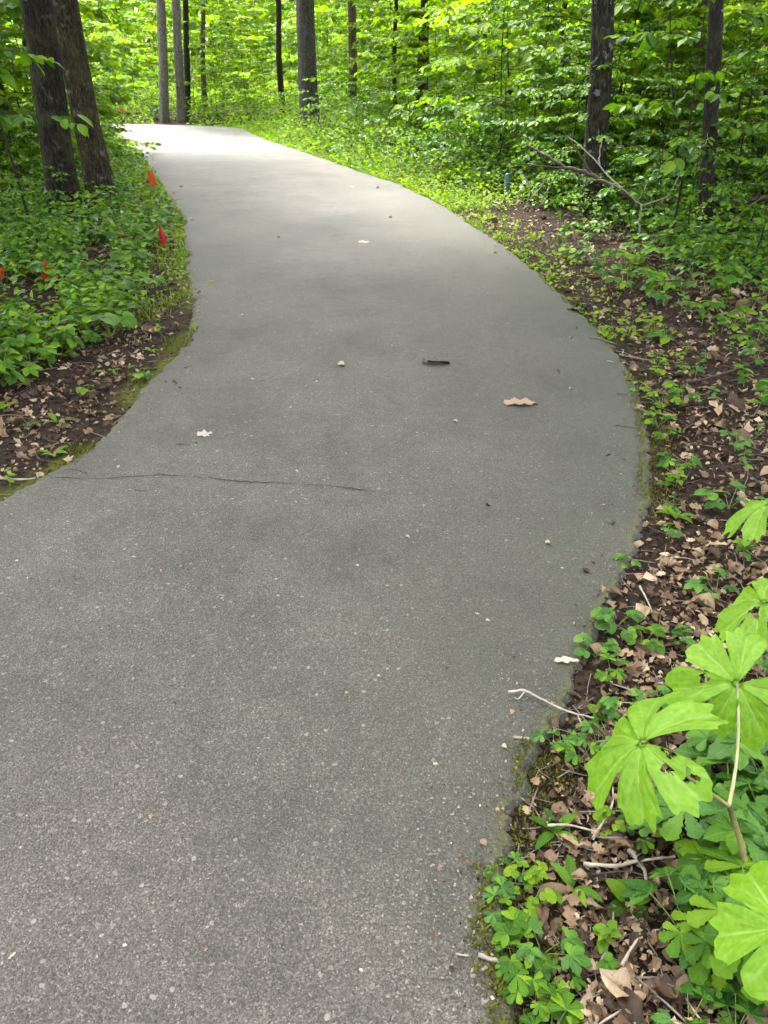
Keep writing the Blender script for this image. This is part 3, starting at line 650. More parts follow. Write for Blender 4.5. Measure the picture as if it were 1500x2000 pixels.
MARKS += [((1.5, 4.1), 'the dark thick rim twig'), ((2.2, 4.2), 'the long dark litter twig'), ((1.42, 2.1), 'the upper mayapple leaf'), ((1.35, 5.3), 'the topmost rim twig'), ((-1.62, 2.95), 'the pale stick at the left edge'), ((-2.95, 8.2), 'the dull red flag'), ((-3.3, 6.6), 'the orange flag at the left edge'), ((-1.4, 3.1), 'the left end of the crack'), ((-3.2, 8.7), 'the broad-leaved sapling before the thick trunks'), ((1.03, 9.2), 'the grassy patch on the right edge')]
LBL = set()
SHARED = {'tiny rim seedling', 'scattered litter seedling', 'small soil seedling', 'waist-high leafy shrub', 'bright spreading young tree', 'bright yellow-green young tree', 'leafy young tree', 'low leafy shrub', 'low bright shrub', 'leafy plant', 'low leafy plant'}
def where(x, y, base):
    """base label plus the nearest landmark and the side of it, as seen from the path"""
    sid = dist([x], [y])[1][0]
    for (a, b), nm in sorted([q for q in MARKS if dist([q[0][0]], [q[0][1]])[1][0] == sid], key=lambda q: (q[0][0] - x) ** 2 + .35 * (q[0][1] - y) ** 2)[:7]:
        da = (x / y - a / b) * 20; dy = (y - b) / max(b, 1) * 6
        rel = ('right of' if da > 0 else 'left of') if abs(da) > abs(dy) else ('behind' if dy > 0 else 'in front of')
        for far in ('just ', '', 'well '):
            if abs(da) + abs(dy) > 3 and far == 'just ': continue
            t = f'{base} {far}{rel} {nm}'
            if t not in LBL: LBL.add(t); return t
    return t
def sapling(kind, x, y, sc, label, group, name='sapling', cat='sapling', rz=None):
    i = scount[0]; scount[0] += 1
    st, cr = SAP[kind][i % len(SAP[kind])]
    o = empty(name, (x, y, h1(x, y)), rz if rz is not None else i * 2.1, sc)
    link('stem', st, o); link('crown', cr, o)
    return tag(o, where(x, y, label) if label in SHARED else label, cat, group)
def scatter(n, xr, yr, cond, mind, seed):
    r = np.random.default_rng(seed); out = []
    tries = r.uniform([xr[0], yr[0]], [xr[1], yr[1]], (n * 60, 2)); dd, ss = dist(tries[:, 0], tries[:, 1])
    for (x, y), d_, s_ in zip(tries, dd, ss):
        if len(out) >= n: break
        if cond(x, y, d_, s_) and not any(abs(x - a * y / b) < (w_[0] + .5 if w_ else .45) and b - (3.5 if w_ else 2.6) < y < b + .2 for a, b, *w_ in CLEAR) and all((x - a) ** 2 + (y - b) ** 2 > mind ** 2 for a, b in out): out.append((x, y))
    return out
# behind the bend
for x, y in scatter(50, (-24, 9), (31, 46), lambda x, y, d, s: d > 1.6 and -.62 < x / y < .25, 1.5, 1):
    sapling('far', x, y, random.uniform(.75, 1.25), 'bright yellow-green young tree', 'young trees beyond the bend', 'young_tree', 'tree')
# right woods
for x, y in scatter(52, (-.5, 19), (12.5, 34), lambda x, y, d, s: d > 2.0 + .05 * y and s > 0 and x / y < .62, 1.35, 2):
    sapling('far' if y > 19 else 'mid', x, y, random.uniform(.75, 1.2), 'leafy young tree', 'young trees right of the path', 'young_tree', 'tree')
# left woods
for x, y in scatter(30, (-17, -4.4), (10.5, 27), lambda x, y, d, s: d > 1.5 and s < 0 and x / y > -.68, 1.25, 3):
    sapling('far' if y > 15 else 'mid', x, y, random.uniform(.75, 1.15), 'leafy young tree', 'young trees left of the path', 'young_tree', 'tree')
# shrubs: right bank, left bank, beside the bend
for x, y in scatter(56, (-2.5, 9), (10.5, 26), lambda x, y, d, s: .9 < d < 5.5 and s > 0 and x / y < .6, .65, 4):
    sapling('blue' if random.random() < .5 else 'low', x, y, random.uniform(.6, 1.1), 'low leafy shrub', 'shrubs on the right bank', 'shrub', 'shrub')
for x, y in scatter(16, (2.2, 6.5), (6.8, 11), lambda x, y, d, s: d > 1.5 and s > 0 and x / y < .56, .7, 5):
    sapling('low' if random.random() < .6 else 'blue', x, y, random.uniform(.5, .95), 'low leafy shrub', 'shrubs by the fallen branches', 'shrub', 'shrub')
for x, y in scatter(22, (-9, -2.6), (7.4, 18), lambda x, y, d, s: d > .75 and s < 0 and x / y > -.56, .7, 6):
    sapling('low', x, y, random.uniform(.4, .8), 'low leafy shrub', 'shrubs on the left bank', 'shrub', 'shrub')
for x, y in scatter(14, (-14, -2), (29.6, 33), lambda x, y, d, s: d > .4, .8, 7):
    sapling('low' if random.random() < .6 else 'blue', x, y, random.uniform(.5, .85), 'low bright shrub', 'shrubs along the bend', 'shrub', 'shrub')
for x, y in scatter(20, (2.2, 7.2), (9.2, 14), lambda x, y, d, s: d > 1.3 and s > 0 and x / y < .56, .75, 15):
    sapling('mid', x, y, random.uniform(.42, .68), 'waist-high leafy shrub', 'waist-high shrubs in the right woods', 'shrub', 'shrub')
for x, y, sc_ in [(1.9, 14.6, .95), (3.3, 13.6, 1.0), (4.6, 12.6, 1.0), (2.6, 17.2, 1.1), (.9, 19.4, 1.05), (4.9, 15.4, 1.1), (6.1, 13.2, 1.05), (.7, 22.6, .95), (3.9, 20.5, 1.2), (5.7, 11.2, 1.0), (-10.6, 29.9 + 3, 1.0), (-12.5, 33, 1.1), (-4.9, 31.6, .9), (-6.2, 16.8, .9), (-5.6, 13.2, .8)]:
    sapling('bright', x, y, sc_, 'bright spreading young tree', 'bright spreading young trees', 'young_tree', 'tree')
# broad-leaved saplings close on the right and left
for x, y, s, lb in [(3.35, 6.9, 1.05, 'broad-leaved sapling reaching into the upper right corner'), (4.2, 8.3, 1.1, 'broad-leaved sapling right of the thin black trunk'),
                    (2.95, 8.6, .95, 'broad-leaved sapling with dark thin stem in front of the mottled right trunk'), (4.9, 9.4, 1.15, 'broad-leaved sapling by the right picture edge'),
                    (3.9, 11.3, 1.1, 'broad-leaved sapling behind the thin black trunk'),
                    (-3.75, 8.7, 1.05, 'broad-leaved sapling in front of the thick dark left trunks'), (-4.7, 9.1, 1.0, 'broad-leaved sapling at the left picture edge')]:
    sapling('big', x, y, s, lb, 'broad-leaved saplings')

# far woodland that reads as one mass
def far_wood():
    r = np.random.default_rng(55); b = MB(); n = 70000
    ang = r.uniform(-.72, .72, n); rr = r.uniform(46, 80, n); hz = 11.0 * r.random(n) ** 1.1
    k = fbm(ang * 14, hz * .55, 61) + .35 * fbm(ang * 40, hz * 1.6, 67) > -.75
    ang, rr, hz = ang[k], rr[k], hz[k]; n = len(ang)
    p = np.stack([rr * np.sin(ang), rr * np.cos(ang), hz + .6], -1)
    dd = r.normal(size=(n, 3)) * np.array([1, 1, .35]); nn = r.normal(size=(n, 3)) * .8 + np.array([0, -.4, .7])
    b.many(LEAF_W, frames(dd, nn, r.uniform(.35, .75, n)), p)
    tag(b.build('distant_woodland', M['leaf_far'], None, False), 'hazy green wall of distant woodland foliage', 'woodland', kind='stuff')
far_wood()

# ------------------------------------------------------------------ ground cover (uncountable): leaves, grass, moss
def ground_cover():
    r = np.random.default_rng(77); n = 175000
    # candidate spots, denser near the camera
    rad = 2.8 * (46 / 2.8) ** r.random(n); ang = r.uniform(-.85, .70, n)
    x = rad * np.sin(ang); y = rad * np.cos(ang); d, s = dist(x, y)
    pat = fbm(x * .8, y * .8, 81)
    right = s > 0
    lo = np.where(right, np.interp(y, [3, 4.5, 6.2, 8, 10, 12, 14, 18], [9, 2.2, 1.5, 1.15, .95, .6, .2, .02]), np.interp(y, [3, 4.2, 5.2, 6.3, 8, 11], [.9, .72, .42, .12, .05, .0]))
    p = np.clip((d - lo) / .5 + pat * .55, 0, 1)
    p *= np.where(right, .75 + .25 * np.clip((y - 9) / 4, 0, 1), 1)
    keep = (d > .01) & (r.random(n) < np.where(trampled(x, y), p * .12, p))
    x, y, d, s, pat = x[keep], y[keep], d[keep], s[keep], pat[keep]
    hmax = np.where(s > 0, np.interp(y, [5, 8, 12, 20], [.14, .20, .42, .6]), np.interp(y, [4, 6, 9, 14], [.22, .26, .32, .5])) * np.clip(.3 + d / 1.1, .3, 1) * (1 + .45 * pat)
    z = hgt(x, y, d) + hmax * r.random(len(x)) ** .6
    m_ = len(x); dd = r.normal(size=(m_, 3)) * np.array([1, 1, .28]) + np.array([0, -.15, -.1]); nn = r.normal(size=(m_, 3)) * .33 + np.array([0, -.05, 1])
    sz = r.uniform(.035, .085, m_) * np.interp(np.hypot(x, y), [3, 10, 40], [.85, 1.0, 1.9])
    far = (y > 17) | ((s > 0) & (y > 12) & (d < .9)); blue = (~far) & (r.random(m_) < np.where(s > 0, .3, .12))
    for nm_, k, mt, lb in (('ground_cover', far, 'leaf_far', 'yellow-green ground cover along the far stretch of path, coloured as if sunlit'),
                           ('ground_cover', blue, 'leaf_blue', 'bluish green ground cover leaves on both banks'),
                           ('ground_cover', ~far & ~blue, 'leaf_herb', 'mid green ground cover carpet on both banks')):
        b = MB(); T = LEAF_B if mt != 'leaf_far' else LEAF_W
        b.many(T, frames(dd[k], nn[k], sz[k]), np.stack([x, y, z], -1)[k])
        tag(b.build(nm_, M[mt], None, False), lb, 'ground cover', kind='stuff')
ground_cover()
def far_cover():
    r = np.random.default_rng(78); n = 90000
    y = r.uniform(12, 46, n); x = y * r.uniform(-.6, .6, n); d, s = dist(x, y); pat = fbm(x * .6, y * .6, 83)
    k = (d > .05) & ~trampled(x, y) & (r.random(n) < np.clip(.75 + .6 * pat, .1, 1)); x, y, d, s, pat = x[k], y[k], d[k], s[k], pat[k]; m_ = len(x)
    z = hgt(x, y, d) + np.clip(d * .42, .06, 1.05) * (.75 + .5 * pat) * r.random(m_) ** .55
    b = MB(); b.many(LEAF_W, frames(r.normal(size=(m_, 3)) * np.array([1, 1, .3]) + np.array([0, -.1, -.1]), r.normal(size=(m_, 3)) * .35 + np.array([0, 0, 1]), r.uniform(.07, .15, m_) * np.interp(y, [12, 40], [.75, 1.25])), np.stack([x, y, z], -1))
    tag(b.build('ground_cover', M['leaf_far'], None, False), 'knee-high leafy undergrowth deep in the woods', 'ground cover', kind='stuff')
far_cover()
def weed_strip(E, sgn, y0, y1, wmax, n, label, seed):
    r = np.random.default_rng(seed); x, y = along(E, y0, y1, 0, wmax, sgn)(r, n); d, s = dist(x, y); k = (d > .0) & (r.random(len(x)) < np.clip(.55 + 1.0 * fbm(x * 1.1, y * 1.1, seed + 9), .12, 1))
    x, y, d = x[k], y[k], d[k]; m_ = len(x); z = hgt(x, y, d) + np.clip(.03 + .16 * d, 0, .2) * r.random(m_) ** .7
    b = MB(); b.many(LEAF_W, frames(r.normal(size=(m_, 3)) * np.array([1, 1, .4]) + np.array([0, -.1, .05]), r.normal(size=(m_, 3)) * .45 + np.array([0, 0, 1]), r.uniform(.025, .06, m_) * np.interp(y, [6, 26], [.8, 1.7])), np.stack([x, y, z], -1))
    tag(b.build('weeds', M['leaf_lime'], None, False), label, 'weeds', kind='stuff')
def tufts(name, mt, n, place, ln, lb, cat, T=BLADE, seed=1, wide=1.0):
    r = np.random.default_rng(seed); x, y = place(r, n); d, s = dist(x, y); z = np.where(d < 0, -.004, hgt(x, y, d)); k = d > -.06
    x, y, z = x[k], y[k], z[k]; m_ = len(x)
    az = r.random(m_) * 6.283; el = r.uniform(.35, 1.35, m_)
    dd = np.stack([np.cos(az) * np.cos(el), np.sin(az) * np.cos(el), np.sin(el)], -1); nn = np.stack([-np.cos(az), -np.sin(az), .6 + 0 * az], -1)
    F = frames(dd, nn, r.uniform(ln[0], ln[1], m_)); F[:, :, 0] *= wide
    b = MB(); b.many(T, F, np.stack([x, y, z], -1)); tag(b.build(name, M[mt], None, False), lb, cat, kind='stuff')
def along(E, y0, y1, w0, w1, sgn, clump=0.0, seed=3):
    def f(r, n):
        t = nrm(np.gradient(E, axis=0)); nn = np.stack([t[:, 1], -t[:, 0]], -1) * sgn
        k = np.where((E[:, 1] > y0) & (E[:, 1] < y1))[0]
        w_ = np.gradient(np.arange(len(E)).astype(float)) * 0 + np.linalg.norm(np.gradient(E, axis=0), axis=1) / np.maximum(E[:, 1], 1) ** .8
        i = r.choice(k, n, p=w_[k] / w_[k].sum()); p = E[i] + nn[i] * (w0 + (w1 - w0) * r.random((n, 1)) ** 1.6) + t[i] * r.normal(size=(n, 1)) * .04
        if clump:
            q = fbm(p[:, 0] * 2.2, p[:, 1] * 2.2, seed) > clump - .5; p = p[q]
        return p[:, 0], p[:, 1]
    return f
weed_strip(ER, 1, 10.5, 28, 1.3, 17000, 'bright lime weeds hugging the right edge of the path', 301)
weed_strip(EL, -1, 6.0, 27, .7, 9000, 'bright lime weeds hugging the left edge of the path', 302)
tufts('grass', 'grass', 9000, along(EL, 5.2, 26, 0, .5, -1, .4), (.03, .10), 'short grass fringe along the left edge of the path', 'grass', seed=2, wide=2.2)
tufts('grass', 'grass', 12000, along(ER, 8.0, 27, 0, .5, 1, .5), (.03, .09), 'short grass fringe along the right edge of the path', 'grass', seed=3, wide=2.4)
tufts('moss', 'moss', 14000, along(EL, 2.6, 10, -.035, .16, -1, .45), (.008, .02), 'olive moss along the left edge of the asphalt', 'moss', seed=4, wide=7)
tufts('moss', 'moss', 16000, along(ER, .7, 10, -.035, .14, 1, .45), (.006, .018), 'olive moss along the right edge of the asphalt', 'moss', seed=5, wide=7)

weed_strip(ER, 1, 5.0, 11, .5, 1500, 'sparse lime weeds in the litter along the right bend', 303)
# ------------------------------------------------------------------ leaf litter
def litter_frames(r, n, ls):
    az = r.random(n) * 6.283
    dd = np.stack([np.cos(az), np.sin(az), r.normal(size=n) * .22], -1); nn = np.stack([r.normal(size=n) * .5, r.normal(size=n) * .5, np.ones(n)], -1)
    return frames(dd, nn, ls)
def litter():
    r = np.random.default_rng(91); n = 96000
    rad = .85 * (16 / .85) ** r.random(n) ** .85; ang = r.uniform(-.95, .9, n)
    x = rad * np.sin(ang); y = rad * np.cos(ang); d, s = dist(x, y); pat = fbm(x * 1.3, y * 1.3, 95)
    dens = np.where(s > 0, np.clip(d / .16, 0.06, 1) * np.clip(.74 + .75 * pat, .12, 1), np.clip(d / .25, .06, 1) * np.clip(.55 + .6 * pat, .10, .95))
    dens = np.where(d < 0, .22 * np.exp(d / .07), dens); k = (d > -.3) & (r.random(n) < dens); x, y, d, s = x[k], y[k], d[k], s[k]; m_ = len(x)
    z = np.where(d < 0, .004, hgt(x, y, d)) + r.uniform(.002, .022, m_) * np.where(d < 0, .3, 1); sz = np.clip(.022 * np.exp(r.normal(size=m_) * .5), .008, .075) * np.interp(np.hypot(x, y), [1, 3, 6, 20], [.72, 1.1, 1.6, 2.2]) * np.where(d < 0, .5, 1)
    b = MB(); kind = r.integers(0, len(DEAD_LO), m_)
    for q, T in enumerate(DEAD_LO):
        w_ = kind == q; b.many(T, litter_frames(r, w_.sum(), sz[w_]), np.stack([x, y, z], -1)[w_])
    tag(b.build('leaf_litter', M['dead'], None, True), 'carpet of small brown dead leaf pieces beside the path', 'leaf litter', kind='stuff')
    # crumbs of bark and humus
    n = 26000; rad = .8 * (9 / .8) ** r.random(n); ang = r.uniform(-.95, .85, n); x = rad * np.sin(ang); y = rad * np.cos(ang); d, s = dist(x, y)
    k = (d > 0) | ((d > -.3) & (r.random(n) < .35 * np.exp(d / .05))); x, y, d = x[k], y[k], d[k]; m_ = len(x)
    CR = (np.array([[-.5, -.3, 0], [.5, -.25, 0], [.45, .3, .05], [-.4, .3, 0], [0, 0, .45]]), np.array([[0, 1, 4], [1, 2, 4], [2, 3, 4], [3, 0, 4]]), Z4)
    b = MB(); F = litter_frames(r, m_, r.uniform(.004, .014, m_) * np.where(d < 0, .4, 1)); F[:, :, 1] *= r.uniform(.6, 2.6, (m_, 1)); b.many(CR, F, np.stack([x, y, np.where(d < 0, .003, hgt(x, y, d) + .002)], -1))
    tag(b.build('humus_crumbs', M['crumb'], None, False), 'dark crumbs of bark and humus on the verge soil', 'humus', kind='stuff')
    # loose grit along the near right rim
    gx, gy = along(ER, .6, 3.4, -.22, .05, 1)(r, 1500); d, s = dist(gx, gy); m_ = len(gx)
    F = litter_frames(r, m_, r.uniform(.0025, .0075, m_)); pz = np.where(d < 0, .004, hgt(gx, gy, d) + .002)
    b = MB(); b.many(CR, F, np.stack([gx, gy, pz], -1)); tag(b.build('loose_grit', M['grit'], None, False), 'loose pale grit along the crumbling right rim of the asphalt', 'grit', kind='stuff')
    # fine fallen twigs too small to pick out
    n = 1500; rad = .9 * (9 / .9) ** r.random(n); ang = r.uniform(-.6, .8, n); x = rad * np.sin(ang); y = rad * np.cos(ang); d, s = dist(x, y); k = d > .03
    b = MB()
    for px_, py_, dd in zip(x[k], y[k], d[k]):
        a = r.random() * 6.28; l_ = r.uniform(.02, .09); zz = float(hgt([px_], [py_], np.array([dd]))[0]) + .008
        c = np.array([px_, py_, zz]); u = np.array([math.cos(a), math.sin(a), r.normal() * .08]) * l_; sd2 = np.array([-u[1], u[0], 0]) * r.normal() * .15
        tube(b, [c - u, c + sd2, c + u], r.uniform(.0008, .0022), 4, False)
    tag(b.build('twig_litter', M['twig_grey'], None, True), 'fine broken twigs strewn through the leaf litter', 'twigs', kind='stuff')
litter()
DEADM = [tmesh('leaf', T, M['dead']) for T in DEAD]
def dead_leaf(x, y, z, ln, ti, label, group, name='dead_leaf', me=None, rz=None, tilt=.25, cat='dead leaf'):
    o = link(name, me or DEADM[ti % len(DEADM)])
    o.location = (x, y, z); o.scale = (ln,) * 3
    o.rotation_euler = (random.gauss(0, tilt), random.gauss(0, tilt), rz if rz is not None else random.uniform(0, 6.28))
    return tag(o, label, cat, group)
def litter_objects():
    r = np.random.default_rng(17); n = 0
    for k in range(6000):
        if n >= 250: break
        px = r.uniform(950, 1500); py = r.uniform(640, 2000) ; x, y = G(px, py); d, s = dist([x], [y])
        if d[0] < .06 or r.random() > min(1, d[0] / .3) or fbm(np.array([x * 1.6]), np.array([y * 1.6]), 44)[0] < -.22: continue
        dead_leaf(x, y, h1(x, y) + .016, min(.095, .048 * math.exp(r.normal() * .35)) * (1.25 if y > 3 else .9), int(r.integers(0, 8)), 'dry brown dead leaf lying in the litter right of the path', 'dead leaves on the right verge'); n += 1
    n = 0
    for k in range(3000):
        if n >= 45: break
        px = r.uniform(0, 350); py = r.uniform(600, 960); x, y = G(px, py); d, s = dist([x], [y])
        if d[0] < .05 or s[0] > 0 or d[0] > 1.0: continue
        dead_leaf(x, y, h1(x, y) + .014, r.uniform(.04, .07), int(r.integers(0, 8)), 'dry brown dead leaf lying on the bare soil left of the path', 'dead leaves on the left verge'); n += 1
litter_objects()

# ------------------------------------------------------------------ individual plants on the verges
LM = {}
def lm(T, mt, key):
    if (key, mt) not in LM: LM[(key, mt)] = tmesh('leaf', T, M[mt])
    return LM[(key, mt)]
def aim(pos, d, n, sc):
    F = frames(np.array([d], float), np.array([n], float), [sc])[0]
    return Matrix(((F[0][0], F[0][1], F[0][2], pos[0]), (F[1][0], F[1][1], F[1][2], pos[1]), (F[2][0], F[2][1], F[2][2], pos[2]), (0, 0, 0, 1)))
BAS = strip_leaf(lance, 9, .35, 1.1, .01, 3); BAS2 = strip_leaf(ellip, 8, .25, .8, .01, 4)
def proto(kind, seed, mt, stemm='stem_green'):
    """unit-high plant: stem mesh and a list of (leaf mesh, matrix)"""
    r = np.random.default_rng(seed); b = MB(); lv = []
    if kind in ('palmate', 'trefoil', 'lobed', 'creeper'):
        Ts = {'palmate': PALM5, 'trefoil': TREF, 'lobed': LOBE, 'creeper': CREEP}[kind]; n = int(r.integers(4, 8))
        for i in range(n):
            az = i * 2.4 + r.normal() * .3; out = r.uniform(.25, .8); hz = r.uniform(.45, 1.0)
            t = np.linspace(0, 1, 6); p = np.stack([np.cos(az) * out * t ** 1.3, np.sin(az) * out * t ** 1.3, hz * (1.25 * t - .25 * t * t) - .03], -1)
            tube(b, p, .016 * (1 - .5 * t), 5, False); q = int(r.integers(0, len(Ts)))
            a2 = az + r.normal() * .5; dv = (math.cos(a2), math.sin(a2), r.uniform(-.35, .05))
            lv.append((lm(Ts[q], mt, (kind, q)), aim(p[-1], dv, (r.normal() * .2, r.normal() * .2 - .1, 1), r.uniform(.42, .68))))
    elif kind in ('rosette', 'oval_rosette'):
        n = int(r.integers(4, 7)); tube(b, [(0, 0, -.05), (0, 0, .06)], .04, 6)
        for i in range(n):
            az = i * 6.283 / n + r.normal() * .3; el = r.uniform(.35, 1.0)
            lv.append((lm(BAS if kind == 'rosette' else BAS2, mt, kind), aim((.02 * math.cos(az), .02 * math.sin(az), .02), (math.cos(az) * math.cos(el), math.sin(az) * math.cos(el), math.sin(el)), (-math.cos(az), -math.sin(az), 1.0), r.uniform(.75, 1.1))))
    else:                                                      # upright stem with leaf pairs
        n = int(r.integers(3, 6)); t = np.linspace(0, 1, 7); p = np.stack([.10 * np.sin(t * 3 + seed), .08 * t * r.normal(), 1.0 * t - .04], -1)
        tube(b, p, .016 * (1 - .55 * t), 5, False)
        for i in range(n):
            f = .35 + .65 * (i + .6) / n; c = [np.interp(f, t, p[:, k]) for k in range(3)]; az = i * 1.57 + r.normal() * .25
            for s in (0, math.pi):
                dv = (math.cos(az + s), math.sin(az + s), r.uniform(-.25, .25))
                T, key = ((LEAF_B, 'B') if kind == 'ovate' else (LEAF_E, 'E'))
                lv.append((lm(T, mt, key), aim(c, dv, (r.normal() * .2, r.normal() * .2, 1), r.uniform(.34, .6) * (1.1 - .3 * f))))
        dv = (r.normal(), r.normal(), .2); lv.append((lm(LEAF_B, mt, 'B'), aim(p[-1], dv, (0, 0, 1), .3)))
    return b.mesh('stem', M[stemm]), lv
PROTO = {}
def plant(kind, x, y, size, mt, label, group=None, name='seedling', cat='plant', rz=None, seed=None):
    seed = random.randrange(4) if seed is None else seed; key = (kind, seed, mt)
    if key not in PROTO: PROTO[key] = proto(kind, 300 + seed * 7 + len(kind), mt)
    st, lv = PROTO[key]; o = empty(name, (x, y, h1(x, y)), random.uniform(0, 6.28) if rz is None else rz, size)
    link('stem', st, o)
    for me, mx in lv: link('leaf', me, o, mx)
    return tag(o, where(x, y, label) if label in SHARED else label, cat, group)
# right verge, one by one
RIGHT = [  # kind, pixel of the foot, height in m, leaf, label
 ('creeper', 1400, 1150, .085, 'leaf_blue', 'dark teal five-leaved plant on the litter left of the holed mayapple leaf'),
 ('trefoil', 1205, 1215, .075, 'leaf_blue', 'three-leaved seedling at the path rim above the white leaf'),
 ('trefoil', 1255, 1255, .07, 'leaf_herb', 'three-leaved seedling just right of the rim clump above the white leaf'),
 ('trefoil', 1165, 1270, .065, 'leaf_blue', 'three-leaved seedling beside the white leaf at the rim'),
 ('palmate', 1195, 1315, .06, 'leaf_herb', 'small lobed seedling just below the white leaf'),
 ('rosette', 1322, 1000, .085, 'leaf_lime', 'seedling with long strap leaves on bare soil beside the path'),
 ('ovate', 1303, 945, .085, 'leaf_herb', 'small bushy seedling close to the asphalt edge above the strap-leaved one'),
 ('ovate', 1300, 905, .08, 'leaf_blue', 'upper bushy seedling close to the asphalt edge'),
 ('trefoil', 1310, 1035, .05, 'leaf_blue', 'tiny seedling just below the strap-leaved one'),
 ('trefoil', 1222, 1095, .045, 'leaf_blue', 'tiny seedling growing out of the broken asphalt rim'),
 ('palmate', 1085, 1445, .055, 'leaf_blue', 'lobed seedling below the pale stick on the path edge'),
 ('palmate', 1170, 1450, .06, 'leaf_blue', 'lobed seedling left of the big mayapple leaf'),
 ('creeper', 1215, 1385, .055, 'leaf_blue', 'five-leaved seedling right of the pale stick'),
 ('oval_rosette', 1178, 1390, .06, 'leaf_herb', 'oval-leaved seedling behind the pale stick'),
 ('trefoil', 1280, 1370, .055, 'leaf_blue', 'three-leaved seedling above the big mayapple leaf'),
 ('palmate', 1130, 1480, .055, 'leaf_herb', 'lobed seedling at the lower left of the pale stick'),
 ('palmate', 1262, 1610, .06, 'leaf_herb', 'lone lobed seedling on bare soil under the big mayapple leaf'),
 ('trefoil', 1195, 1600, .04, 'leaf_lime', 'tiny lime seedling on bare soil under the big mayapple leaf'),
 ('rosette', 1085, 1610, .07, 'leaf_herb', 'strap-leaved seedling at the rim left of the bare soil'),
 ('rosette', 1120, 1720, .075, 'leaf_herb', 'upright strap-leaved seedling above the lime seedling patch'),
 ('oval_rosette', 1230, 1750, .06, 'leaf_herb', 'pale oval-leaved seedling lying on the twigs'),
 ('trefoil', 1030, 1700, .042, 'leaf_lime', 'upper lime-green seedling of the patch at the rim'),
 ('trefoil', 1060, 1730, .045, 'leaf_lime', 'right lime-green seedling of the patch at the rim'),
 ('trefoil', 1010, 1755, .04, 'leaf_lime', 'lower lime-green seedling of the patch at the rim'),
 ('palmate', 975, 1765, .05, 'leaf_blue', 'bluish lobed seedling overhanging the asphalt at the rim'),
 ('palmate', 1000, 1700, .045, 'leaf_blue', 'bluish lobed seedling above the lime patch at the rim'),
 ('creeper', 1005, 1850, .065, 'leaf_herb', 'five-leaved seedling at the rim above the lower stick'),
 ('creeper', 1060, 1850, .07, 'leaf_blue', 'second five-leaved seedling from the rim above the lower stick'),
 ('palmate', 1010, 1890, .06, 'leaf_herb', 'lobed seedling at the rim touching the lower stick'),
 ('palmate', 1050, 1945, .055, 'leaf_herb', 'lobed seedling below the lower stick'),
 ('palmate', 1095, 1925, .055, 'leaf_herb', 'lime lobed seedling right of the lower stick'),
 ('palmate', 1080, 2010, .07, 'leaf_herb', 'large lobed plant at the bottom of the picture by the path'),
 ('ovate', 1190, 1890, .06, 'leaf_herb', 'upright seedling between the dead leaves near the bottom'),
 ('ovate', 1175, 1830, .06, 'leaf_lime', 'slim upright seedling left of the dark drooping leaf'),
 ('lobed', 1340, 1830, .12, 'leaf_blue', 'dark plant with large drooping three-part leaves near the bottom right'),
 ('palmate', 1345, 1650, .11, 'leaf_blue', 'dark lobed plant left of the mayapple stem'),
 ('lobed', 1350, 1990, .075, 'leaf_blue', 'lobed plant at the bottom edge left of the corner'),
 ('palmate', 1440, 2010, .07, 'leaf_blue', 'dark lobed plant in the bottom right corner'),
 ('palmate', 1420, 1950, .05, 'leaf_blue', 'small dark lobed plant above the bottom right corner'),
 ('ovate', 1455, 1085, .1, 'leaf_herb', 'young leafy plant under the upper mayapple leaf'),
 ('creeper', 1480, 1290, .1, 'leaf_blue', 'five-leaved plant below the holed mayapple leaf'),
 ('ovate', 1490, 1010, .12, 'leaf_blue', 'young leafy plant at the right picture edge beside the upper mayapple leaf'),
 ('trefoil', 1340, 1245, .05, 'leaf_blue', 'small seedling alone in the litter left of the holed leaf')]
for k, px, py, hh, mt, lb in RIGHT:
    x, y = G(px, py); plant(k, x, y, hh, mt, lb, 'seedlings on the right verge', seed=random.randrange(4))
r17 = np.random.default_rng(5)
for i in range(26):                                            # dense dark clump behind the mayapple stem
    px = r17.uniform(1380, 1560); py = r17.uniform(1500, 1860); x, y = G(px, py)
    plant('palmate' if i % 3 else 'creeper', x, y, r17.uniform(.10, .17), 'leaf_blue' if i % 4 else 'leaf_herb', 'dark lobed plant in the dense clump right of the mayapple stem', 'clump behind the mayapple')
def verge(n, box, cond, kinds, size, mts, label, group, seed, mind=.12):
    r = np.random.default_rng(seed); done = []
    for _ in range(n * 60):
        if len(done) >= n: break
        px, py = r.uniform(box[0], box[1]), r.uniform(box[2], box[3]); x, y = G(px, py); d, s = dist([x], [y])
        if not cond(x, y, d[0], s[0]) or trampled(np.array([x - .12, x, x + .12]), np.array([y] * 3)).any() or any((x - a) ** 2 + (y - b) ** 2 < mind ** 2 for a, b in done): continue
        done.append((x, y)); plant(kinds[int(r.integers(len(kinds)))], x, y, r.uniform(*size), mts[int(r.integers(len(mts)))], label, group)
# left bank
verge(170, (-60, 375, 430, 800), lambda x, y, d, s: s < 0 and d > np.interp(y, [3, 4.2, 5.2, 6.3, 8], [.95, .75, .5, .3, .2]), ['ovate', 'elliptic', 'trefoil', 'creeper', 'ovate'], (.11, .22), ['leaf_herb', 'leaf_herb', 'leaf_mid', 'leaf_blue'],
      'low leafy plant', 'plants on the left bank', 31, .11)
verge(12, (0, 340, 640, 960), lambda x, y, d, s: s < 0 and .05 < d < .7, ['ovate', 'rosette', 'trefoil'], (.05, .10), ['leaf_herb', 'leaf_lime'],
      'small soil seedling', 'seedlings on the left soil', 32)
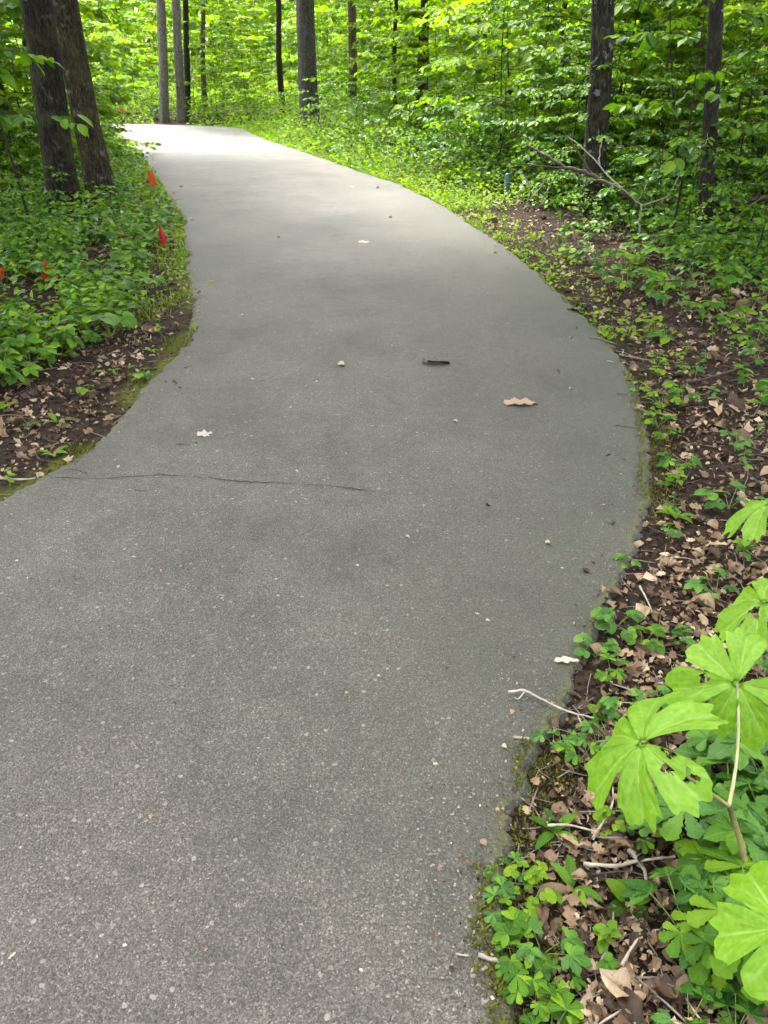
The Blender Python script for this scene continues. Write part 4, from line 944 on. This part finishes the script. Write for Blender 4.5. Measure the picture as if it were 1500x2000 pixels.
# right bank beyond the litter
verge(95, (1080, 1540, 440, 700), lambda x, y, d, s: s > 0 and d > np.interp(y, [4, 6, 9], [1.1, .55, .3]), ['ovate', 'elliptic', 'trefoil', 'creeper'], (.09, .20), ['leaf_herb', 'leaf_mid', 'leaf_blue'],
      'leafy plant', 'plants on the right bank', 33, .15)
verge(24, (1180, 1340, 560, 980), lambda x, y, d, s: s > 0 and .04 < d < .5, ['trefoil', 'ovate', 'palmate'], (.04, .09), ['leaf_herb', 'leaf_lime', 'leaf_blue'],
      'tiny rim seedling', 'seedlings along the right edge', 34, .08)
verge(20, (1300, 1520, 640, 1060), lambda x, y, d, s: s > 0 and d > .3, ['ovate', 'trefoil', 'elliptic'], (.07, .16), ['leaf_herb', 'leaf_blue'],
      'scattered litter seedling', 'seedlings in the litter', 35, .2)

# ------------------------------------------------------------------ mayapples
def mayapple_leaf(seed, lobes=6, holes=(), droop=.5, a0=.28):
    r = np.random.default_rng(seed); na, nr = 264, 16
    th = np.linspace(a0, 2 * math.pi - a0, na); u = (th - a0) / (2 * math.pi - 2 * a0) * lobes; c = np.abs((u % 1) - .5) * 2      # 0 mid-lobe .. 1 sinus
    li = np.minimum(u.astype(int), lobes - 1); ll = 1 + r.uniform(-.16, .12, lobes)[li]
    tip = .86 + .14 * np.cos(c * math.pi * 2.0) * 0 + .10 * np.clip(1 - np.abs(c - .35) / .3, 0, 1)
    teeth = (.030 * np.arcsin(np.sin(u * 2 * math.pi * 4.5 + seed)) * 2 / math.pi + .022 * vnoise(u * 11, u * 0, seed)) * (c < .85)
    Rr = ll * (tip + teeth) * (1 - np.clip((c - .82) / .18, 0, 1) ** 1.3 * .60)
    t = np.linspace(.0, 1, nr + 1)[1:]
    rr = t[:, None] * Rr[None]
    fold = .15 * (c[None] - .4) * np.clip(rr * 1.6, 0, 1)
    z = -droop * rr ** 2 * (.75 + .5 * r.random(lobes)[li])[None] + fold + .022 * vnoise(rr * 9 * np.cos(th)[None], rr * 9 * np.sin(th)[None], seed) + .012 * vnoise(rr * 22 * np.cos(th)[None], rr * 22 * np.sin(th)[None], seed + 5) + .035 * np.exp(-(rr / .12) ** 2) * -1
    v = np.stack([rr * np.sin(th)[None] , -rr * np.cos(th)[None], z], -1).reshape(-1, 3)
    v = np.vstack([v, [[0, 0, -.03]]]); vein = np.concatenate([(np.exp(-(c[None] / .055) ** 2) * np.clip(1.1 - t[:, None], 0, 1) ** .5 + .35 * np.exp(-((np.abs(c[None] - .55 * t[:, None] * 1.2)) / .05) ** 2)).ravel(), [1]])
    idx = np.arange(nr * na).reshape(nr, na); q = np.stack([idx[:-1, :-1], idx[:-1, 1:], idx[1:, 1:], idx[1:, :-1]], -1).reshape(-1, 4)
    for hx, hy, hr in holes:
        cc = v[q].mean(1); an = np.arctan2(cc[:, 1] - hy, cc[:, 0] - hx); q = q[np.hypot(cc[:, 0] - hx, cc[:, 1] - hy) > hr * (1 + .3 * np.sin(an * 3 + seed) + .15 * np.sin(an * 7))]
    f3 = [(nr * na, i + 1, i) for i in range(na - 1)]
    b = MB(); b.add(v, np.array(f3)[:, ::-1], q, vein=np.clip(vein, 0, 1), rad=np.zeros(len(v)))
    return b.mesh('leaf', M['mayapple'])
def mayapple(foot, leaves, label, fork=.6, stem='stem_brown'):
    x, y = foot; o = empty('mayapple', (x, y, h1(x, y))); base = np.array([x, y, h1(x, y)])
    tips = [np.array(L_['pos']) - base for L_ in leaves]; mid = np.mean(tips, 0); fk = np.array([mid[0] * .45, mid[1] * .45, tips[0][2] * fork])
    if len(leaves) > 1:
        b = MB(); t = np.linspace(0, 1, 8)[:, None]; tube(b, fk * t + np.array([[.012, 0, -.02]]) * (1 - t) + np.array([[.01, .004, 0]]) * np.sin(t * 3.1), np.linspace(.0068, .0055, 8), 8); b.build('stem', M[stem], o)
    else: fk = np.array([0, 0, -.02])
    for L_, tp, pm in zip(leaves, tips, (stem, 'stem_pale')):
        b = MB(); t = np.linspace(0, 1, 7)[:, None]; p = fk + (tp - fk) * t; p[:, 2] -= .012 * np.sin(t[:, 0] * 3.1); p[:, 0] += .012 * np.sin(t[:, 0] * 3.1)
        tube(b, p, np.linspace(.004, .0026, 7), 8); b.build('petiole', M[pm], o)
        l = link('leaf', L_['mesh'], o); l.location = tp; l.scale = (L_['r'],) * 3; l.rotation_euler = L_['rot']
    return tag(o, label, 'mayapple', 'mayapple plants')
def P3(px, py, z): a = G(px, py, z); return (a[0], a[1], z)
mayapple(G(1468, 1775), [dict(pos=P3(1252, 1450, .36), mesh=mayapple_leaf(1, 6, [(-.30, -.30, .055), (-.15, -.38, .05), (-.12, -.30, .03), (-.36, -.55, .07)], .5), r=.16, rot=(R(-38), R(-20), R(70))),
                         dict(pos=P3(1440, 1335, .37), mesh=mayapple_leaf(2, 6, [(.3, .35, .07)], .55), r=.145, rot=(R(-38), R(-28), R(120)))],
         'big bright mayapple with two holed leaves over the right verge')
mayapple((1.12, 1.62), [dict(pos=P3(1490, 1175, .33), mesh=mayapple_leaf(3, 6, [(-.18, .12, .10)], .45), r=.155, rot=(R(-32), R(-20), R(60)))], 'mayapple leaf with a brown eaten hole at the right edge')
mayapple((1.42, 2.05), [dict(pos=P3(1500, 985, .32), mesh=mayapple_leaf(4, 7, [], .5), r=.15, rot=(R(-18), R(-12), R(40)))], 'upper mayapple leaf at the right edge of the picture')
mayapple((.83, .92), [dict(pos=P3(1535, 1815, .28), mesh=mayapple_leaf(5, 5, [], .45, .35), r=.135, rot=(R(-26), R(-18), R(80)))], 'lowest mayapple leaf cut by the right edge of the picture')

# ------------------------------------------------------------------ crack, leaves and twigs on the asphalt
def pz(x, y):
    i = ((PV[..., 0] - x) ** 2 + (PV[..., 1] - y) ** 2).argmin(); return float(PZ.ravel()[i])
def crack(pts, w0, name='crack'):
    P = catmull([G(*p) for p in pts], 9); n = len(P); r = np.random.default_rng(n)
    P = P + np.stack([.003 * r.normal(size=n), .006 * vnoise(np.arange(n) * .6, np.zeros(n), 3) + .003 * r.normal(size=n)], -1)
    t = nrm(np.gradient(P, axis=0)); nn = np.stack([-t[:, 1], t[:, 0]], -1)
    wd = w0 * (.35 + .65 * np.abs(np.sin(np.arange(n) * .11 + 1.1))) * r.uniform(.6, 1.2, n); wd[:3] *= .3; wd[-10:] *= np.linspace(.8, .1, 10)
    zc = np.array([pz(*q) for q in P]); a = np.column_stack([P + nn * wd[:, None], zc + .003]); c = np.column_stack([P - nn * wd[:, None], zc + .003])
    i = np.arange(n - 1); b = MB(); b.add(np.vstack([a, c]), None, np.stack([i, n + i, n + i + 1, i + 1], -1)); b.build(name, M['crack'], path)
M['crack'] = plain('crack_dirt', (.006, .006, .005), (.02, .018, .015), 80, .95, .2, .1)
crack([(100, 934), (140, 937), (175, 940), (240, 937), (310, 934), (360, 937), (430, 944), (490, 950), (560, 953), (650, 961), (710, 968), (775, 972)], .0026)
crack([(120, 917), (150, 921), (168, 929), (178, 939)], .0022)
PALE = [tmesh('leaf', T, M['dead_pale']) for T in (DEAD[7], DEAD[2], DEAD[0], strip_leaf(lambda q: .17 * math.sin(math.pi * q ** .7) ** .7 * (1 + .25 * math.sin(q * 17)) if 0 < q < 1 else 0, 10, .15, .25, .08, 41, .3))]
DARK = [tmesh('leaf', T, M['dead_dark']) for T in (strip_leaf(lambda s: oakw(s) * .8, 14, .3, .4, .12, 22, .3), DEAD[4], DEAD[6])]
TANM = tmesh('leaf', strip_leaf(lambda s: (.09 + .17 * math.sin(math.pi * s ** .8)) * (1 + .32 * math.sin(s * 21)) if 0 < s < 1 else 0, 20, .06, .25, .05, 12, .1), M['dead_tan']); YEL = tmesh('leaf', DEAD[3], M['dead_yellow'])
ONPATH = [(1012, 792, .19, TANM, 'large tan oak leaf lying flat on the path'), (846, 716, .17, DARK[0], 'black curled leaf in the middle of the path'),
          (668, 720, .07, PALE[1], 'small pale leaf left of the black curled leaf'), (399, 855, .085, PALE[0], 'pale leaf on the path above the crack'),
          (710, 478, .13, PALE[0], 'pale leaf far along the middle of the path'), (596, 344, .14, DARK[1], 'dark leaf far up the path near the bend'),
          (545, 466, .05, DARK[2], 'small dark leaf left of the pale leaf far along the path'), (412, 555, .055, YEL, 'yellow leaf near the left edge of the path'),
          (762, 427, .07, PALE[1], 'pale leaf beyond the other pale leaf far along the path'), (373, 431, .09, PALE[2], 'pale curled leaf at the left edge below the orange flag'),
          (688, 367, .08, PALE[0], 'left of two distant pale leaves on the path'), (737, 368, .08, PALE[1], 'right of two distant pale leaves on the path'),
          (890, 829, .035, PALE[1], 'tiny pale leaf left below the tan oak leaf'), (1070, 1066, .032, PALE[1], 'pale leaf near the right edge below the tan oak leaf'),
          (953, 1218, .018, PALE[2], 'tiny pale leaf right of the middle of the path'), (1102, 1292, .075, PALE[3], 'white leaf at the right rim of the path'),
          (952, 994, .025, DEADM[2], 'small brown leaf right of the end of the crack'), (1091, 729, .03, DARK[2], 'tiny black leaf scrap above the tan oak leaf'),
          (992, 719, .02, DARK[1], 'black speck of leaf right of the black curled leaf'), (1115, 763, .03, PALE[1], 'tiny pale leaf right above the tan oak leaf'),
          (1192, 706, .05, PALE[0], 'pale leaf on the right rim beside the litter'), (1226, 741, .05, DEADM[0], 'brown leaf on the right rim beside the litter'),
          (580, 931, .018, PALE[1], 'pale scrap just above the crack'), (493, 746, .02, PALE[2], 'pale scrap above the left part of the crack'),
          (475, 620, .03, PALE[1], 'pale scrap on the path left of centre'), (796, 1056, .022, PALE[1], 'pale scrap below the right end of the crack'),
          (1120, 1100, .022, DEADM[3], 'tiny brown leaf near the broken right rim'), (1097, 1115, .012, PALE[0], 'white speck near the broken right rim'),
          (1005, 1388, .032, DEADM[4], 'brown curled leaf under the pale stick'), (985, 1460, .02, PALE[1], 'pale scrap below the pale stick'),
          (262, 1096, .012, PALE[2], 'white speck on the left part of the path'), (578, 990, .01, PALE[2], 'white speck below the crack'),
          (337, 833, .03, DARK[1], 'dark scrap left above the pale leaf over the crack'), (965, 494, .05, PALE[2], 'pale scrap far along the right edge'),
          (1117, 1340, .03, PALE[2], 'white folded leaf on the moss above the pale stick'), (290, 300, .16, DARK[2], 'dark leaf far up at the left side of the path'),
          (355, 366, .08, DARK[2], 'small dark scrap by the left path edge beyond the flags'), (1115, 662, .03, PALE[1], 'pale scrap by the right path edge above the litter')]
for px, py, ln, me, lb in ONPATH:
    x, y = G(px, py); on = dist([x], [y])[0][0] < 0
    dead_leaf(x - ln * .4, y, (pz(x, y) if on else h1(x, y)) + .006, ln, 0, lb, 'fallen leaves on the path', 'fallen_leaf', me, -math.pi / 2 + random.uniform(-.35, .35), .08, 'leaf')
# scraps strewn over the asphalt that nothing tells apart
r9 = np.random.default_rng(29)
for i in range(46):
    for _ in range(30):
        px, py = r9.uniform(0, 1250), r9.uniform(300, 1950); x, y = G(px, py); dd = dist([x], [y])[0][0]
        if dd < -.05: break
    if dd >= -.05: continue
    dead_leaf(x, y, pz(x, y) + .003, r9.uniform(.006, .016) * (1 + y * .08), 0, 'tiny leaf scrap strewn on the asphalt', 'leaf scraps on the path', 'leaf_scrap', (PALE + DARK + DEADM[:3])[int(r9.integers(9))], None, .1, 'leaf')
def twig(pts, r0, mt, label, group='twigs by the path', forks=(), name='twig', cat='twig', taper=.5):
    P = np.asarray(pts, float); b = MB(); c = P.mean(0); c[2] = P[:, 2].min()
    Q = catmull(P - c, 4); n = len(Q); Q += np.random.default_rng(n + int(abs(c[0]) * 100)).normal(size=Q.shape) * r0 * .12
    tube(b, Q, r0 * np.linspace(1, taper, n) * (1 + .15 * np.sin(np.arange(n) * 2.1)), 8, True, .15, n)
    for f in forks: F_ = catmull(np.asarray(f, float) - c, 4); tube(b, F_, r0 * .6 * np.linspace(1, .4, len(F_)), 6, True, .15, 3)
    o = b.build(name, M[mt]); o.location = c
    return tag(o, label, cat, group)
def gp(px, py, up=.006):
    x, y = G(px, py); dd = dist([x], [y])[0][0]; return (x, y, (pz(x, y) if dd < 0 else max(h1(x, y), -.02)) + up)
twig([gp(992, 1360, .012), gp(1022, 1358, .016), gp(1045, 1368, .016), gp(1085, 1384, .02), gp(1120, 1394, .022), gp(1160, 1402, .02)], .0038, 'twig_pale', 'pale forked stick reaching from the verge onto the path', forks=([gp(1128, 1395, .02), gp(1135, 1408, .016), gp(1150, 1420, .012)], [gp(1025, 1358, .016), gp(1012, 1372, .012), gp(1003, 1368, .01)]))
twig([gp(935, 1868), gp(965, 1875), gp(1000, 1881), gp(1030, 1886)], .0048, 'twig_pale', 'pale straight stick on the lower right rim', taper=.8)
twig([gp(890, 1866), gp(915, 1868)], .0022, 'twig_pale', 'tiny pale twig just left of the lower stick')
twig([gp(1003, 1442), gp(1040, 1440)], .0042, 'twig_pale', 'short pale stick on the moss below the forked stick', taper=.8)
twig([gp(1150, 660), gp(1175, 662), gp(1205, 668)], .006, 'twig_grey', 'grey twig poking onto the path high on the right rim')
twig([gp(1210, 688), gp(1245, 695), gp(1275, 700)], .006, 'twig_grey', 'grey twig below the topmost twig on the right rim')
twig([gp(1240, 752), gp(1262, 757), gp(1300, 758)], .008, 'twig_dark', 'dark thick twig on the right rim')
twig([gp(1240, 796), gp(1270, 800), gp(1310, 806)], .007, 'twig_grey', 'straight grey twig on the right rim below the dark one')
twig([gp(1245, 848), gp(1258, 843), gp(1262, 834)], .0045, 'twig_grey', 'short hooked twig on the right rim')
twig([gp(1205, 770), gp(1225, 771), gp(1245, 768)], .0028, 'twig_dark', 'thin dark twig on the asphalt beside the litter')
twig([gp(1200, 832), gp(1230, 836), gp(1255, 836)], .0028, 'twig_dark', 'thin dark twig on the asphalt below the other thin one')
twig([gp(635, 1528), gp(665, 1529)], .0014, 'twig_dark', 'tiny dark twig on the lower middle of the path')
twig([gp(560, 1223), gp(585, 1229)], .0014, 'twig_dark', 'tiny dark twig in the middle of the path')
twig([gp(265, 965), gp(292, 966)], .0022, 'twig_dark', 'tiny dark twig just below the crack')
twig([gp(345, 874), gp(372, 876)], .0022, 'twig_dark', 'tiny dark twig just above the crack')
twig([gp(360, 722), gp(375, 718)], .003, 'twig_dark', 'tiny dark twig near the left path edge')
twig([gp(0, 932, .015), gp(40, 934, .015), gp(68, 930, .01)], .006, 'twig_pale', 'pale stick on the soil at the left picture edge')
twig([gp(1140, 1682, .012), gp(1200, 1690, .018), gp(1260, 1678, .018), gp(1320, 1668, .012)], .005, 'twig_pale', 'long pale twig on the litter under the mayapple')
twig([gp(1150, 1703, .01), gp(1230, 1700, .016), gp(1300, 1722, .01)], .0022, 'twig_dark', 'thin dark twig crossing the litter below the long pale twig')
twig([gp(1230, 1655, .01), gp(1255, 1690, .018), gp(1265, 1720, .012)], .0062, 'twig_grey', 'short thick grey twig on the litter below the long pale twig')
twig([gp(1070, 1606, .01), gp(1110, 1608, .014), gp(1168, 1618, .01)], .0035, 'twig_pale', 'pale twig on the bare soil left of the mayapple')
twig([gp(1250, 1140, .01), gp(1262, 1165, .016), gp(1275, 1190, .01)], .0035, 'twig_pale', 'pale twig on the litter right of the rim seedlings')
twig([gp(1300, 1085, .01), gp(1340, 1088, .016), gp(1375, 1095, .01)], .003, 'twig_grey', 'grey twig on bare soil left of the dark teal plant')
twig([gp(1245, 1950, .01), gp(1190, 1985, .016), gp(1150, 2010, .01)], .003, 'twig_pale', 'pale twig at the bottom of the picture')
twig([gp(1215, 1880, .01), gp(1240, 1845, .03), gp(1255, 1830, .02)], .0032, 'twig_pale', 'short pale twig left of the dark drooping leaf')
twig([gp(1340, 745, .015), gp(1400, 735, .025), gp(1500, 700, .03)], .008, 'twig_dark', 'long dark twig lying in the upper litter')
twig([gp(1310, 768, .01), gp(1340, 775, .02), gp(1370, 785, .012)], .005, 'twig_grey', 'grey twig in the upper litter')
r11 = np.random.default_rng(71)
for i in range(40):
    px, py = r11.uniform(1150, 1500), r11.uniform(640, 1990); x, y = G(px, py); dd, s = dist([x], [y])
    if dd[0] < .05: continue
    a = r11.random() * 3.14; l_ = r11.uniform(.03, .09); u = np.array([math.cos(a), math.sin(a)]) * l_; z0 = h1(x, y) + .014
    twig([(x - u[0], y - u[1], z0), (x + r11.normal() * .008, y + r11.normal() * .008, z0 + .008), (x + u[0], y + u[1], z0)], r11.uniform(.0016, .004), ('twig_pale', 'twig_grey', 'twig_dark')[i % 3], 'broken twig lying in the brown litter on the right', 'twigs in the litter')

# ------------------------------------------------------------------ fallen branches on the right
def branch(name, mains, mt, label, r0, sides=8, forks=None, fmt=None):
    o = empty(name, tuple(mains[0])); c = np.array(mains[0]); b = MB(); Q = catmull(np.array(mains) - c, 6)
    Q += np.random.default_rng(len(label)).normal(size=Q.shape) * r0 * .22; tube(b, Q, r0 * np.linspace(1, .35, len(Q)), sides, True, .18, 7); b.build('limb', M[mt], o)
    for f, fr in (forks or []):
        b = MB(); Q = catmull(np.array(f) - c, 5); Q += np.random.default_rng(len(f)).normal(size=Q.shape) * fr * .3; tube(b, Q, fr * np.linspace(1, .35, len(Q)), 6, True, .15, 5); b.build('twig', M[fmt or mt], o)
    return tag(o, label, 'branch', 'fallen branches')
branch('fallen_branch', [V(1270, 420, 9.3), V(1215, 375, 9.4), V(1150, 340, 9.5), V(1100, 325, 9.6), V(1060, 300, 9.7), V(1030, 284, 9.8)], 'twig_dark', 'dark thick dead branch leaning over the bank below the mottled trunk', .03,
       forks=[([V(1110, 330, 9.6), V(1040, 322, 9.5), V(965, 316, 9.5)], .011), ([V(1160, 345, 9.5), V(1130, 300, 9.6), V(1105, 262, 9.7)], .012), ([V(1070, 335, 9.5), V(1050, 375, 9.3), V(1010, 410, 9.2)], .010), ([V(1085, 345, 9.5), V(1062, 385, 9.3), V(1045, 418, 9.2)], .010), ([V(1025, 340, 9.5), V(1035, 370, 9.3), V(1030, 400, 9.2)], .012)])
branch('fallen_branch', [V(1250, 462, 8.75), V(1249, 430, 8.8), V(1252, 402, 8.8), V(1240, 390, 8.85), V(1190, 345, 8.95), V(1150, 300, 9.05), V(1108, 265, 9.15)], 'twig_pale', 'bleached pale branch rising from the litter in front of the dark one', .013,
       forks=[([V(1252, 402, 8.8), V(1300, 385, 8.75), V(1318, 360, 8.7), V(1335, 325, 8.7), V(1350, 300, 8.7), V(1378, 280, 8.7), V(1382, 260, 8.7)], .008), ([V(1220, 372, 8.9), V(1180, 352, 8.85), V(1150, 352, 8.8)], .006), ([V(1245, 392, 8.85), V(1250, 385, 8.8), V(1262, 360, 8.8), V(1256, 345, 8.8)], .008), ([V(1170, 322, 9.0), V(1172, 290, 9.0), V(1178, 270, 9.0)], .008)])
branch('fallen_branch', [V(1265, 464, 8.5), V(1300, 455, 8.55), V(1330, 446, 8.6), V(1380, 442, 8.7), V(1440, 438, 8.8), V(1520, 432, 8.9)], 'twig_grey', 'long grey branch lying level across the right undergrowth', .02,
       forks=[([V(1420, 440, 8.75), V(1460, 405, 8.8), V(1500, 380, 8.8)], .01), ([V(1345, 445, 8.6), V(1385, 452, 8.5), V(1410, 430, 8.5)], .008)])
branch('fallen_branch', [V(1395, 392, 9.2), V(1440, 394, 9.2), V(1530, 385, 9.3)], 'twig_dark', 'dark log end behind the level grey branch at the right edge', .05)

# ------------------------------------------------------------------ marker flags and stake
def flag(x, y, ztop, hgt_, wid, mt, label, lean=0.0, curl=.6, seed=0):
    z0 = h1(x, y); o = empty('marker_flag', (x, y, z0)); H_ = ztop - z0
    b = MB(); t = np.linspace(0, 1, 6); tube(b, np.stack([lean * H_ * t ** 2, 0 * t, -.05 + (H_ + .06) * t], -1), .0022, 6); b.build('wire', M['wire'], o)
    nu, nv = 9, 12; vs = []
    for j in range(nv + 1):                                   # limp plastic sheet: gathered at the top corner, spreading downwards
        s = j / nv
        for i in range(nu + 1):
            u = i / nu; ww = wid * (.30 + .70 * s ** .7); a = u * 3.2 * curl + seed
            vs.append((lean * H_ * (1 - .25 * s) + ww * (u - .25) + .012 * math.sin(a * 2 + s * 4), .028 * math.sin(u * 7 * curl + seed + s * 1.5) * (.4 + s), H_ - hgt_ * s * (1 - .14 * abs(u - .4)) + .006 * math.sin(u * 9 + seed)))
    f = [(j * (nu + 1) + i, j * (nu + 1) + i + 1, (j + 1) * (nu + 1) + i + 1, (j + 1) * (nu + 1) + i) for j in range(nv) for i in range(nu)]
    b = MB(); b.add(vs, None, f); b.build('flag', M[mt], o)
    return tag(o, label, 'marker flag', 'marker flags')
def flag_px(px, top, bot, Y, wpx, mt, label, **k):
    a = V(px, top, Y); c = V(px, bot, Y); dep = Y * math.cos(CAM_PITCH) + (CAM_H - a[2]) * math.sin(CAM_PITCH)
    flag(a[0], Y, a[2], a[2] - c[2], wpx * dep / FPX, mt, label, **k)
flag_px(310, 440, 482, 8.0, 16, 'red', 'red marker flag nearest the left edge of the asphalt', seed=1)
flag_px(291, 334, 364, 12.6, 17, 'orange', 'orange marker flag by the left edge further up the path', seed=2)
flag_px(224, 434, 468, 8.2, 13, 'red', 'dull red marker flag half hidden left of the nearest red one', seed=3)
flag_px(80, 510, 545, 6.5, 24, 'orange', 'curled orange-red marker flag deep in the left undergrowth', lean=.12, curl=1.3, seed=4)
flag_px(-3, 522, 545, 6.6, 12, 'orange', 'orange marker flag cut by the left edge of the picture', seed=5)
flag_px(233, 206, 224, 30.8, 17, 'orange', 'tiny orange marker flag far off on the outside of the bend', seed=6)
def stake():
    a = V(993, 338, 11.9); x, y = a[0], 11.9; z0 = h1(x, y); o = empty('marker_stake', (x, y, z0)); H_ = a[2] - z0
    b = MB(); prof = [(-.05, .034), (.0, .034), (H_ * .5, .036), (H_ * .86, .036), (H_ * .95, .030), (H_ * .99, .017), (H_, .004)]; vs, f = [], []
    for zz, ww in prof: vs += [(-ww, -.010, zz), (-ww * .5, -.017, zz), (ww * .5, -.017, zz), (ww, -.010, zz), (ww, .010, zz), (ww * .5, .017, zz), (-ww * .5, .017, zz), (-ww, .010, zz)]
    for k in range(len(prof) - 1):
        for q in range(8): f.append((8 * k + q, 8 * k + (q + 1) % 8, 8 * k + 8 + (q + 1) % 8, 8 * k + 8 + q))
    f += [(48, 49, 50, 51), (48, 51, 52, 55), (52, 53, 54, 55)]
    b.add(vs, None, f); b.build('post', M['stake'], o)
    b = MB(); tube(b, [(0, 0, H_ * .60), (0, 0, H_ * .70)], .040, 14); b.build('band', plain('stake_band', (.12, .22, .23), (.15, .26, .27), 20), o)
    o.rotation_euler = (R(3), R(-3), R(12)); tag(o, 'small blue-green plastic marker stake on the right bank', 'marker stake')
stake()
